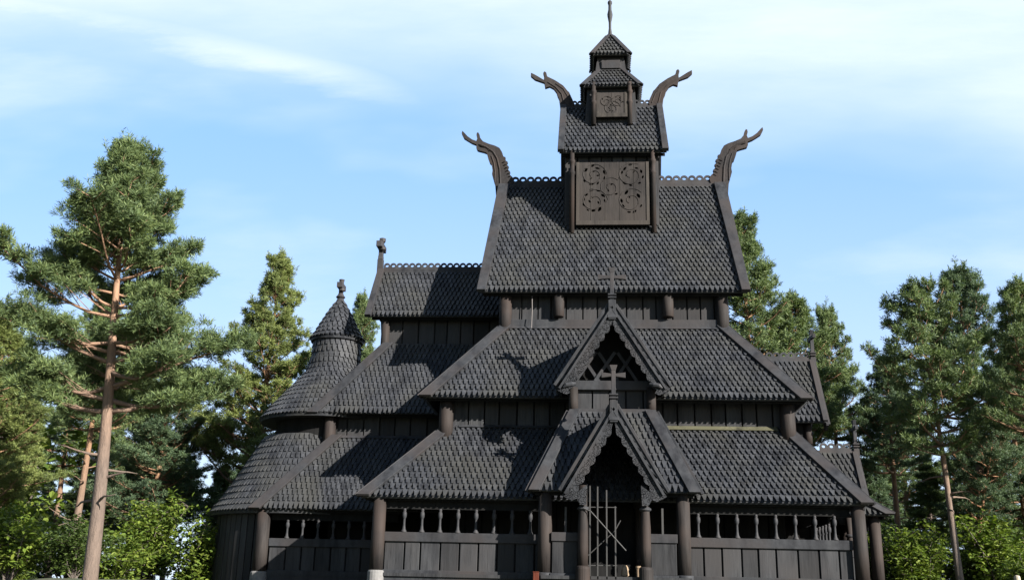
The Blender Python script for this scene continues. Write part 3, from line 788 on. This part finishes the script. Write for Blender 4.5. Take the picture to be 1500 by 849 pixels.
column('choir_column', -10.86, -2.18, 4.5, 6.0, .23, church)
mb = MB(); mb.box((-10.7,-2.0,0),(-5.6,2.0,4.7)); mb.build('inner_wall', M['dark'], church)
parapet(-12.4, -7.75, -3.6, church, [-11.78 + .565*k for k in range(7)], zr=(.9,1.18), ztop=1.82, seedx=6)
o = column('choir_column', -12.66, -3.66, .0, 2.15, .25, church)
b = MB(); b.lathe([(.31,-.5),(.30,-.03),(.27,.02)], (-12.66,-3.66), 18); b.build('base_stone', M['stone'], o)
mb = MB(); mb.box((-12.6,-3.7,-.12),(-7.6,3.7,-.03)); mb.build('gallery_floor', M['plank'], church)

# --- apse: round gallery wall, two round roofs, turret with cone
AC = (-11.9, 0); AC2 = (-11.45, 0)
mb = MB(); n = 30; rr = random.Random(9)
for k in range(n):
    a0 = pi*.575 + (2*pi - 1.15*pi)*k/n; a1 = pi*.575 + (2*pi - 1.15*pi)*(k+1)/n - .012
    R1, R0 = 3.60 + rr.uniform(-.012,.012), 3.5
    P = lambda R, a: (AC[0] + R*cos(a), AC[1] + R*sin(a), -.4)
    mb.prism([P(R0,a0), P(R0,a1), P(R1,a1), P(R1,(a0+a1)/2), P(R1,a0)], (0,0,2.6))
aw_ = mb.build('apse_wall', M['plank'], church, normals=True)
mb = MB()
for k in range(n):
    a0 = pi*.575 + .85*pi*k/n; a1 = pi*.575 + .85*pi*(k+1)/n
    P = lambda R, a: (AC[0] + R*cos(a), AC[1] + R*sin(a), -.4)
    mb.add([P(3.49,a0), P(3.49,a1), V(P(3.49,a1)) + V((0,0,2.6)), V(P(3.49,a0)) + V((0,0,2.6))], [(0,1,2,3)])
mb.build('wall_core', M['dark'], aw_)
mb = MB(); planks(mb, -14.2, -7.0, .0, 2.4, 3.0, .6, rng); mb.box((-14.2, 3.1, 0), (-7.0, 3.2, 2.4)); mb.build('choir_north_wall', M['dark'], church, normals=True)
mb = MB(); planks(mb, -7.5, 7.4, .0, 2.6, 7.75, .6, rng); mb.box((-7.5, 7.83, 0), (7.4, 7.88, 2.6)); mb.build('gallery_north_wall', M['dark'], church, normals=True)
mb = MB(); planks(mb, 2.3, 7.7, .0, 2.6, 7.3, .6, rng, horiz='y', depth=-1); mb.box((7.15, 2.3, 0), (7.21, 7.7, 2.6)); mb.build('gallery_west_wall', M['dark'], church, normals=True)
mb = MB(); planks(mb, 5.6, 9.25, 0, 2.75, 2.2, .6, rng); mb.box((5.6, 2.27, 0), (9.25, 2.33, 2.75)); mb.build('added_dark_partition', M['dark'], church, normals=True)  # added partition, dark so that no bright sky shows through the gallery
mb = MB(); round_shingles(mb, AC, [(3.93,2.12),(3.55,2.62),(3.1,3.35),(2.65,4.15),(2.25,4.85),(2.05,5.2)], rng); mb.build('apse_gallery_roof', M['shingle'], church)
mb = MB(); mb.lathe([(2.12,4.6),(2.12,6.3)], AC2, 40); apw = mb.build('apse_upper_wall', M['dark'], church)  # shade under the apse eave is put into the wall colour
mb = MB(); round_shingles(mb, AC2, [(2.76,5.88),(2.43,6.32),(2.08,6.76),(1.73,7.16),(1.38,7.55),(1.12,7.9),(.97,8.25),(.93,8.6)], rng); apr = mb.build('apse_roof', M['shingle'], church)
mb = MB(); round_shingles(mb, (-11.4, 0), [(.94,8.5),(.92,8.9),(.91,9.2),(.91,9.6)], rng, period=.2, expo=.27); mb.build('apse_turret_wall', M['shingle'], church)
mb = MB(); round_shingles(mb, (-11.4, 0), [(1.10,9.38),(.90,9.66),(.68,10.1),(.42,10.6),(.18,11.0),(.1,11.12)], rng, period=.2, expo=.25); apt = mb.build('apse_turret_roof', M['shingle'], church)
mb = MB(); x = -11.4
mb.lathe([(.12,10.95),(.18,11.15),(.13,11.25),(.2,11.32),(.13,11.42),(.1,11.5),(.1,12.0),(.12,12.1),(.0,12.12)], (x,0), 12)
mb.box((x-.11,-.36,11.68),(x+.11,.36,11.9)); mb.lathe([(.02,11.5),(.14,11.58),(.14,11.66),(.02,11.72)], (x+.06,-.1), 10)
mb.build('turret_cross', M['board'], apt)

# ------------------------------------------------------------------ setting
def ground_h(x, y):
    d = max(0, max(abs(x + 2) - 16, 0)**2 + (max(-y - 10.5, 0) if y < 0 else max(y-9, 0)*.6)**2)**.5
    h = -.45 - 1.95*min(1, d/16)
    return h + .06*sin(x*.7)*cos(y*.6)
g = MB(); NX = 120
xs = [(-1 if i < NX/2 else 1)*abs((i - NX/2)/(NX/2))**2.2*600 for i in range(NX+1)]
for y in xs:
    for x in xs: g.v.append((x, y, ground_h(x, y)))
for j in range(NX):
    for i in range(NX): g.f.append((j*(NX+1)+i, j*(NX+1)+i+1, (j+1)*(NX+1)+i+1, (j+1)*(NX+1)+i))
m, nt, b = nodes_of('grassy_ground')
nz = noise(nt, 3, 6, .7); n2 = noise(nt, .15, 3)
c = mixcol(nt, n2, ramp(nt, nz, [(.3,(.02,.032,.010)),(.7,(.045,.065,.02))]), ramp(nt, nz, [(.3,(.03,.026,.016)),(.7,(.06,.05,.03))]))
nt.links.new(c, b.inputs['Base Color']); b.inputs['Roughness'].default_value = .9; bump(nt, b, nz, .8, .08)
tag(g.build('ground', m), kind='structure')

# ------------------------------------------------------------------ trees
def tuft(mb, c, d, r, n=9, L=.18, W=.020):
    """a spray of needles round a twig end"""
    u = d.cross(V((.3,.5,.81))).normalized(); w = d.cross(u)
    V_, F_ = mb.v, mb.f
    for k in range(n):
        a = r.uniform(0, 6.283); s = r.uniform(.15, 1.0)
        q = (d*(1.0 - s*.95) + (u*cos(a) + w*sin(a))*s); q.normalize()
        l = L*r.uniform(.65, 1.15)
        sd = q.cross(V((r.uniform(-1,1), r.uniform(-1,1), r.uniform(-1,1)))); sd.normalize(); sd *= W*r.uniform(.7, 1.3)
        b0 = c + d*r.uniform(-.1, .06); i = len(V_)
        e = b0 + q*l; mid = b0 + q*l*.55
        V_.append(tuple(b0)); V_.append(tuple(mid + sd)); V_.append(tuple(e)); V_.append(tuple(mid - sd))
        F_.append((i, i+1, i+2, i+3))
def pine_mesh(seed, H, cb, R, prof, r0, lean=(0,0), dens=1.0, dead=4, needle=.22, wid=.0145, droop=0, up=.35, tn=9, curve=0, spacing=.42, fork=None, bare=False, pad=1.0, pd=1.0):
    """Scots pine at the origin: (trunk MB with limbs, crown MB)"""
    r = random.Random(seed); tr = MB(); cr = MB()
    N = 14
    ph = r.uniform(0, 6)
    def axis(t):
        return V((lean[0]*t + .12*sin(t*5 + ph)*t + curve*sin(pi*t), lean[1]*t + .12*cos(t*4 + ph)*t, H*t))
    tr.tube([axis(k/N) for k in range(N+1)], [max(.02, r0*((1 - k/N)**.8*.92 + .02) + (.06 if k == 0 else 0)) for k in range(N+1)], 12)
    def branch(p, a, el, L, rad, u=0):
        d = V((cos(a)*cos(el), sin(a)*cos(el), sin(el))); pts = [p.copy()]; q = p.copy(); n = 5
        for k in range(n):
            d = (d + V((r.uniform(-.22,.22), r.uniform(-.22,.22), up*.28 - droop*.2 + r.uniform(-.08,.16)))).normalized()
            q = q + d*L/n; pts.append(q.copy())
        tr.tube(pts, [rad*(1 - .8*k/n) for k in range(n+1)], 5)
        m = max(4, int(L*3.1*dens))
        for k in range(m):
            f = .16 + .84*(k + r.random())/m
            i = min(n-1, int(f*n)); s = pts[i].lerp(pts[i+1], f*n - i)
            dd = (pts[i+1] - pts[i]).normalized(); side = dd.cross(V((0,0,1))).normalized()*(1 if k % 2 else -1)
            bd = (dd*.75 + side*r.uniform(.3,1.0) + V((0,0,r.uniform(-.15,.65)*1)) ).normalized()
            sl = (.34*L*(1.2 - f) + .30)*r.uniform(.6, 1.25)
            e = s + bd*sl
            if sl > .4: tr.tube([s, s.lerp(e, .9)], [.018, .006], 3)
            pr = (.20 + .16*sl)*pad*r.uniform(.7, 1.25)*(1 - .35*u)      # one rounded pad of shoots at each twig
            for j in range(int((9 + 16*sl)*pd)):
                a2 = r.uniform(0, 6.283); cz = r.uniform(-.45, 1); q_ = sqrt(max(0, 1 - cz*cz))
                o_ = V((cos(a2)*q_, sin(a2)*q_, cz)); rr_ = pr*r.uniform(.35, 1.0)
                c = e + V((o_.x*rr_, o_.y*rr_, o_.z*rr_*.62)) - bd*r.uniform(0, sl*.45)
                tuft(cr, c, (o_*.7 + V((0,0,.55)) + bd*.35).normalized(), r, tn, needle, wid)
        sh = pts[-1]; su = (d + V((0,0,.9))).normalized()     # the year's shoot at the branch end stands up
        for k in range(6): tuft(cr, sh + su*(.09*k) + V((r.gauss(0,.02), r.gauss(0,.02), 0)), su, r, max(6, tn//2), needle*.9, wid)
        for k in range(3):
            q_ = pts[-1 - (k % 2)] + V((r.gauss(0,.14), r.gauss(0,.14), .05)); s2 = V((r.uniform(-.35,.35), r.uniform(-.35,.35), 1)).normalized()
            for k2 in range(5): tuft(cr, q_ + s2*(.09*k2), s2, r, max(6, tn//2), needle*.9, wid)
    z = cb*H
    while z < H*.985:
        t = z/H; u = (t - cb)/(1 - cb)
        Lb = R*prof(u)
        nb = r.choice((3,4,4,5)) if u < .93 else 3
        a0 = r.uniform(0, 6.28)
        for k in range(nb):
            a = a0 + 6.283*k/nb + r.uniform(-.4,.4)
            if r.random() < .10 or (bare and u < .5 and sin(a) < -.45): continue
            L = Lb*r.choice((r.uniform(.55,.85), r.uniform(.8,1.12), r.uniform(.85, 1.25)))
            el = radians(-6 + 58*u*u + r.uniform(-12, 16)) - droop*.5
            branch(axis(t), a, el, max(.35, L), max(.02, min(.075, r0*.36)*(1.1 - u)), u)
        z += spacing*r.uniform(.7, 1.3)
    for k in range(6):
        q_ = axis(1 - .02*k) + V((r.gauss(0,.10 + .03*k), r.gauss(0,.10 + .03*k), 0)); s2 = V((r.uniform(-.3,.3), r.uniform(-.3,.3), 1)).normalized()
        for k2 in range(8): tuft(cr, q_ + s2*(.09*k2), s2, r, 9, needle, wid)
    for k in range(3): tuft(cr, axis(1) + V((0,0,.1*k - .1)), V((r.uniform(-.2,.2), r.uniform(-.2,.2), 1)).normalized(), r, 10, needle, wid)
    for k in range(dead):   # bare dead limbs under the crown
        t = r.uniform(cb*.45, cb*1.05); a = r.uniform(0, 6.28); L = r.uniform(.7, 1.9); q = axis(t); d = V((cos(a), sin(a), r.uniform(-.1,.5))); pts = [q]
        for j in range(4): d = (d + V((r.uniform(-.4,.4), r.uniform(-.4,.4), r.uniform(-.3,.25)))).normalized(); pts.append(pts[-1] + d*L/4)
        tr.tube(pts, [.05,.04,.03,.02,.008], 6)
    if fork:
        for (t, a, L, el) in fork: branch(axis(t), a, el, L, .06)
    return tr, cr
def plant(name, x, y, z, trm, crm, bark_m, needle_m, label, cat, group, rot=0, sc=1.0):
    root = empty(name, (x, y, z)); root.rotation_euler = (0,0,rot); root.scale = (sc, sc, sc)
    tag(root, label, cat, group)
    a = trm.build('trunk', bark_m, root)
    for p in a.data.polygons: p.use_smooth = True
    c = crm.build('crown', needle_m, root)
    return root
def replant(src, x, y, z, rot, sc, label, needle_m=None, szx=1.0):
    r_ = src.copy(); COL.objects.link(r_); r_.location = (x, y, z); r_.rotation_euler = (0,0,rot); r_.scale = (sc*szx, sc*szx, sc); r_['label'] = label
    for ch in src.children:
        c = ch.copy(); COL.objects.link(c); c.parent = r_
        if needle_m and ch.name.startswith('crown'):
            c.material_slots[0].link = 'OBJECT'; c.material_slots[0].material = needle_m
    return r_
round_prof = lambda u: (max(0, 1 - u**2.2))*.95*(.55 + .45*min(1, u*5)) + .08
cone_prof = lambda u: (1 - u)**.85*.95 + .08
oval_prof = lambda u: sin(pi*min(1, .18 + u*.82))**.7*.95 + .07
GP = 'pines standing around the church'
# the big pine on the left
t_, c_ = pine_mesh(21, 13.4, .42, 3.9, lambda u: ((1 - u)**.75*.92 + .10)*(.75 + .25*min(1, u*7)), .235, lean=(-.65, .2), dens=1.75, pd=1.2, dead=6, curve=.05, spacing=.34, tn=16, bare=True, needle=.20, wid=.0105)
plant('pine_tree', -14.25, -13.0, -1.55, t_, c_, M['bark_grey'], M['needle'], 'tall pine with a long bare reddish-brown trunk, nearest tree on the left of the church', 'tree', GP)
# pine behind the apse
t_, c_ = pine_mesh(33, 17.3, .30, 3.9, cone_prof, .26, dens=1.0, pd=.62, pad=.9, dead=3, spacing=.34, tn=16)
P2 = plant('pine_tree', -17.3, 9.0, -1.2, t_, c_, M['bark'], M['needle_yellow'], 'sunny pine with a pointed yellow-green crown just left of the round apse turret', 'tree', GP)
# wide pine
t_, c_ = pine_mesh(45, 15.6, .56, 2.9, lambda u: (1 - u**1.6)*.85 + .1, .25, dens=.95, pd=.60, pad=.9, dead=6, spacing=.42, tn=16)
P3 = plant('pine_tree', 16.3, 6.0, -1.2, t_, c_, M['bark'], M['needle_blue'], 'tallest dark pine at the right, its broad crown above a reddish trunk', 'tree', GP)
# slender pine
t_, c_ = pine_mesh(52, 12.6, .50, 2.3, oval_prof, .17, lean=(-.6, 0), dens=.9, pd=.60, dead=5, spacing=.46, tn=16)
P4 = plant('pine_tree', 13.0, 0.0, -1.3, t_, c_, M['bark'], M['needle'], 'slender pine with a thin pale trunk standing before dark trees right of the church', 'tree', GP)
# spruce-like dense conifer
t_, c_ = pine_mesh(61, 13.0, .10, 2.5, cone_prof, .2, dens=1.15, dead=0, droop=.5, up=.1, spacing=.36, tn=14, needle=.20)
P5 = plant('spruce_tree', -30.0, 8.0, -1.6, t_, c_, M['bark_dark'], M['spruce'], 'dark spruce at the far left edge, behind the tall bare-trunked pine', 'tree', 'spruces among the pines')
rp = replant
rp(P3, 10.3, 14.5, -1.2, 2.9, 1.06, 'pine filling the gap between the tall pine behind the nave roof and the west gable', M['needle'], 1.1)
rp(P2, 7.6, 12.5, -1.2, 2.0, 1.20, 'tall sunny pine rising right behind the nave roof on the right', M['needle'])
rp(P3, 12.5, 16.0, -1.2, 1.0, 1.06, 'pine with a narrow crown showing behind the west gable cross', M['needle'], .78)
rp(P2, -14.7, 17.5, -1.2, .8, 1.02, 'small pine top showing between the apse turret and the choir gable', M['needle'], .8)
rp(P3, -22.6, 2.0, -1.4, 2.6, .84, 'pine with an orange trunk behind the tall pine at left', M['needle'])
rp(P2, -24.0, -3.0, -1.5, 4.0, .64, 'low bushy pine at the left edge in front of the spruce', M['needle_yellow'], 1.2)
rp(P3, 14.9, 14.0, -1.3, 4.2, .84, 'dense dark pine just right of the west porch', M['needle_blue'], 1.1)
rp(P3, 15.4, -2.0, -1.3, 3.2, .80, 'pine with a reddish bare trunk at the right edge of the photo', M['needle'], .8)
rp(P4, 20.3, 9.0, -1.3, 1.4, 1.05, 'thin dark pine behind the reddish trunk at the right edge', M['needle_blue'])
rp(P5, -25.0, 14.0, -1.6, 1.1, .64, 'small dark conifer with a thin trunk left of the apse', None, .9)
rp(P5, -20.3, 12.5, -1.6, 2.1, .56, 'low dark spruce behind the left bushes near the apse', None, 1.1)
rp(P5, -29.0, 3.0, -1.6, 3.3, .74, 'mid green spruce near the left edge', M['spruce'], 1.15)
rp(P5, 18.6, 12.0, -1.6, 3.0, .74, 'dark spruce under the tallest pine on the right', None, 1.2)
rp(P5, 14.9, 9.0, -1.6, 5.0, .56, 'low dark spruce behind the west porch and the leaning dead trunk', None, 1.3)
rp(P3, -27.5, 9.5, -1.6, .5, .78, 'round-crowned pine behind the tall pine, right of the left-edge spruce', M['needle'], 1.1)
rp(P2, -21.5, 7.0, -1.6, 5.2, .70, 'bushy pine filling the gap right of the tall bare trunk', M['needle_blue'], 1.25)
rp(P2, 17.6, 5.0, -1.4, 1.2, .66, 'leafy young pine among the dark trunks on the right', M['needle_blue'], 1.2)
far = [(-36,19,.8),(-31.5,21,.72),(-27,20,.62),(-23.5,22,.66),(-20.5,21,.5),(-40,24,1.0),(-38,26,.78),(-33,30,.9),(-29,27,.7),(-25.5,31,.84),(-22,28,.66),(-19.5,32,.74),(16.5,24,.76),(19.5,28,.9),(22.5,25,.74),(25.5,30,.95),(28.5,27,.8),(31.5,31,.9)]
for k, (x, y, sc_) in enumerate(far):
    rp((P5, P2, P3)[k % 3], x, y, -1.8, k*1.3, sc_, 'far conifer in the wood behind the church, one of many seen through the gaps', (M['needle_blue'], M['needle'], M['spruce'])[k % 3], 1.25)['group'] = 'far conifers behind the church'
rp(P5, 11.6, 13.0, -1.4, 2.4, .55, 'small dark spruce hidden behind the west end of the church', M['needle_blue'], 1.2)
rp(P5, -33.0, 14.0, -1.6, .9, .9, 'dark spruce behind the others at the left edge', None, 1.2)
q = rp(P4, 14.3, 3.5, -1.3, 2.2, .66, 'small leaning pine with an orange trunk right of the church', M['needle_blue'], 1.0); q.rotation_euler = (0, -.2, 2.2)
for ch in q.children:
    if ch.name.startswith('trunk'): ch.material_slots[0].link = 'OBJECT'; ch.material_slots[0].material = M['bark_orange']

# broadleaf bushes along the bottom
def bush_mesh(seed, H, R, n, leaf=.11):
    r = random.Random(seed); tr = MB(); cr = MB()
    tips = []
    for k in range(12):
        a = r.uniform(0, 6.28); q = V((0,0,0)); d = V((cos(a)*r.uniform(.15,.8), sin(a)*r.uniform(.15,.8), 1)).normalized(); L = H*r.uniform(.55, 1.0); pts = [q]
        for j in range(5): d = (d + V((r.uniform(-.25,.25), r.uniform(-.25,.25), .1))).normalized(); pts.append(pts[-1] + d*L/5)
        tr.tube(pts, [.045,.035,.028,.02,.014,.006], 5)
        for j in range(2, 6):
            for m_ in range(3):
                aa = r.uniform(0, 6.28); e = pts[j] + V((cos(aa), sin(aa), r.uniform(-.1,.6)))*R*r.uniform(.15,.42)
                tr.tube([pts[j], e], [.012,.004], 3); tips.append(e); tips.append(pts[j].lerp(e, .6))
    for k in range(n):
        c = r.choice(tips) + V((r.gauss(0,.2), r.gauss(0,.2), r.gauss(0,.15)))
        nrm = V((r.gauss(0,.55), r.gauss(0,.55), 1)).normalized(); a = r.uniform(0, 6.28)
        u = nrm.cross(V((cos(a), sin(a), .1))).normalized(); w = nrm.cross(u); l = leaf*r.uniform(.6, 1.35)
        i = len(cr.v)
        for p, q, h in ((-1,0,0),(-.25,.55,.08),(.45,.42,.05),(1.1,0,-.18),(.45,-.42,.05),(-.25,-.55,.08)): cr.v.append(tuple(c + u*p*l + w*q*l + nrm*h*l))
        cr.f.append((i,i+1,i+2,i+3)); cr.f.append((i,i+3,i+4,i+5))
    return tr, cr
GB = 'broadleaf bushes beside the church'
t_, c_ = bush_mesh(3, 3.5, 1.9, 4200, .095)
B1 = plant('leafy_bush', -15.8, -1.0, -1.4, t_, c_, M['bark_dark'], M['leaf'], 'bright green leafy bush against the dark apse wall', 'bush', GB)
t_, c_ = bush_mesh(8, 3.0, 2.0, 3800, .095)
B2 = plant('leafy_bush', -18.2, -3.5, -1.7, t_, c_, M['bark_dark'], M['leaf'], 'low bright leafy bush right of the tall pine trunk', 'bush', GB)
def bush(src, x, y, sc, rot, label, mat=None, z=None): replant(src, x, y, ground_h(x, y) - .1 if z is None else z, rot, sc, label, mat)
bush(B1, -18.6, .5, 1.05, 1.0, 'maple-like pale green bush standing tall left of the apse')
bush(B2, -20.6, -2.0, .95, 2.2, 'green bush close behind the tall pine trunk', M['leaf_dark'])
bush(B1, -22.6, -3.5, 1.0, 3.0, 'sunny green bush at the bottom left corner')
bush(B2, -19.5, -8.0, .85, 4.0, 'leafy bush left of the tall pine trunk')
bush(B1, -28.3, 4.0, 2.5, 5.0, 'tall pale green broadleaf tree at the left edge')
bush(B1, -24.6, -2.0, 1.25, 2.0, 'tall pale green leafy shrub at the left edge')
bush(B2, -17.0, -8.5, .62, 5.5, 'low bush at the foot of the tall pine', M['leaf_dark'])
bush(B1, 11.6, 1.0, .85, 1.5, 'leafy bush right beside the west porch column')
bush(B2, 14.4, 2.6, .9, .3, 'glossy green bush close behind the slender pale trunk', M['leaf_dark'])
bush(B1, 14.8, 1.5, 1.05, 2.6, 'bright bush below the reddish trunk at right')
bush(B2, 17.0, 2.5, 1.15, 3.9, 'green bush at the right edge of the photo', M['leaf_dark'])
bush(B1, 12.6, 4.5, .9, 4.6, 'dark green shrub behind the west porch, below the leaning trunk', M['leaf_dark'])
bush(B2, 10.9, 7.0, 1.1, 2.0, 'shady bush seen through the right end of the gallery', M['leaf_dark'])
bush(B1, 12.4, 10.5, 1.1, 3.3, 'shady shrub standing behind the west end of the church', M['leaf_dark'])
bush(B2, 12.3, -8.0, .52, 5.2, 'small bush by the pale wooden post at bottom right')
# posts
mb = MB(); mb.lathe([(.075,-2.3),(.075,.06),(.06,.1),(.0,.12)], (0,0), 12); o = mb.build('wooden_post', M['greypost']); o.location = (9.52,-14.0,0); tag(o, 'pale weathered wooden post at the bottom right corner', 'post')
mb = MB(); mb.box((-.085,-.085,-.75),(.085,.085,.05)); mb.box((-.095,-.095,.05),(.095,.095,.075)); o = mb.build('wooden_post', M['redpost'], bevel=.01); o.location = (-2.44,-9.2,0); tag(o, 'short reddish-brown post beside the left porch column', 'post')

# ------------------------------------------------------------------ camera, light, sky
cam = bpy.data.cameras.new('camera'); co = bpy.data.objects.new('camera', cam); COL.objects.link(co); scene.camera = co
yaw, pit, rol = radians(4.7), radians(17.0), radians(1.4)
fwd = V((-sin(yaw)*cos(pit), cos(yaw)*cos(pit), sin(pit))); right = V((cos(yaw), sin(yaw), 0)); up = right.cross(fwd)
r2_ = right*cos(rol) + up*sin(rol); u2 = -right*sin(rol) + up*cos(rol)
mat = Matrix((r2_, u2, -fwd)).transposed().to_4x4(); mat.translation = (-.80, -40.4, -.74)
co.matrix_world = mat
cam.sensor_width = 36; cam.sensor_fit = 'HORIZONTAL'; cam.lens = 1481/1500*36; cam.clip_end = 3000; cam.clip_start = .1

AZ, EL = radians(51.5), radians(25)
sd = V((sin(AZ)*cos(EL), -cos(AZ)*cos(EL), sin(EL)))
sun = bpy.data.lights.new('sun', 'SUN'); so = bpy.data.objects.new('sun', sun); COL.objects.link(so)
sun.energy = 5.0; sun.angle = radians(.5); sun.color = (1, .95, .88)
so.rotation_euler = sd.to_track_quat('Z', 'Y').to_euler(); so.location = (30, -40, 40)
w = bpy.data.worlds.new('World'); scene.world = w; w.use_nodes = True
nt = w.node_tree; bg = nt.nodes['Background']
sky = nt.nodes.new('ShaderNodeTexSky'); sky.sky_type = 'NISHITA'; sky.sun_disc = False
sky.sun_elevation = EL; sky.sun_rotation = atan2(sd.x, sd.y)
sky.air_density = 1.0; sky.dust_density = .2; sky.ozone_density = 1.7
# thin cirrus: noise on a cloud layer above the place (direction projected on a high plane)
tc = nt.nodes.new('ShaderNodeTexCoord'); sx = nt.nodes.new('ShaderNodeSeparateXYZ'); nt.links.new(tc.outputs['Generated'], sx.inputs[0])
def mth(op, a, b=None):
    n = nt.nodes.new('ShaderNodeMath'); n.operation = op
    for k, s in ((0, a), (1, b)):
        if s is None: continue
        if isinstance(s, (int, float)): n.inputs[k].default_value = s
        else: nt.links.new(s, n.inputs[k])
    return n.outputs[0]
zc = mth('MAXIMUM', sx.outputs[2], .0)
ys = mth('MAXIMUM', sx.outputs[1], .15)
ca = mth('DIVIDE', sx.outputs[0], ys); ce = mth('DIVIDE', sx.outputs[2], ys)   # bearing and height in the northern sky
cb = nt.nodes.new('ShaderNodeCombineXYZ'); nt.links.new(ca, cb.inputs[0]); nt.links.new(ce, cb.inputs[1])
def smooth(v, a, b):
    n = nt.nodes.new('ShaderNodeMapRange'); n.interpolation_type = 'SMOOTHSTEP'; n.inputs[1].default_value = a; n.inputs[2].default_value = b
    nt.links.new(v, n.inputs[0]); return n.outputs[0]
def streaks(rot, sc, scale, det, rough=.55, loc=(0,0,0)):
    mp = nt.nodes.new('ShaderNodeMapping'); mp.inputs['Rotation'].default_value = (0,0,radians(rot)); mp.inputs['Scale'].default_value = sc; mp.inputs['Location'].default_value = loc
    nt.links.new(cb.outputs[0], mp.inputs[0]); return noise(nt, scale, det, rough, vec=mp.outputs[0])
fine = streaks(15, (1.0, 4.5, 1), 3.0, 9, .66)
soft = streaks(28, (1.0, 2.6, 1), 1.9, 4, .5, (.7,.3,0))
# one long feather of cirrus and a broad high veil, both broken up by the noise
dl = mth('ADD', ce, mth('MULTIPLY', ca, .26)); off = mth('SUBTRACT', dl, .489)
feather = mth('MULTIPLY', mth('SUBTRACT', 1.0, smooth(mth('ABSOLUTE', mth('ADD', off, mth('MULTIPLY', mth('SUBTRACT', fine, .5), .05))), .0, .045)), smooth(mth('MULTIPLY', ca, -1.0), .12, .34))
feather = mth('MULTIPLY', feather, mth('ADD', mth('MULTIPLY', fine, 1.1), .12))
veil = mth('MULTIPLY', smooth(mth('ADD', mth('ADD', ce, mth('MULTIPLY', ca, .16)), mth('MULTIPLY', mth('SUBTRACT', soft, .5), .22)), .43, .64), mth('ADD', .45, mth('MULTIPLY', fine, .75)))
wisps = mth('MULTIPLY', smooth(soft, .40, .72), mth('MULTIPLY', fine, .95))
low = mth('MULTIPLY', mth('SUBTRACT', 1.0, smooth(ce, .0, .52)), .62)
cm = mth('MAXIMUM', mth('MAXIMUM', feather, mth('MULTIPLY', veil, .95)), mth('MAXIMUM', wisps, low))
nm = smooth(sx.outputs[1], -.05, .45)
cm = mth('MULTIPLY', mth('MINIMUM', cm, .95), nm)   # clouds masked to the northern sky, keeping ambient light from the south low
azure_tint = mixcol(nt, mth('MULTIPLY', nm, .68), sky.outputs[0], (2.35, 4.35, 8.0))   # added azure tint brightening only the northern sky
skc = mixcol(nt, cm, azure_tint, (5.4, 6.1, 6.7))
nt.links.new(skc, bg.inputs['Color']); bg.inputs['Strength'].default_value = .05
vs = scene.view_settings; vs.view_transform = 'Standard'; vs.look = 'None'; vs.exposure = 1.85; vs.gamma = 1; vs.use_curve_mapping = False
scene.render.engine = 'CYCLES'; scene.cycles.max_bounces = 6; scene.cycles.diffuse_bounces = 2; scene.cycles.transmission_bounces = 4
scene.cycles.use_denoising = True
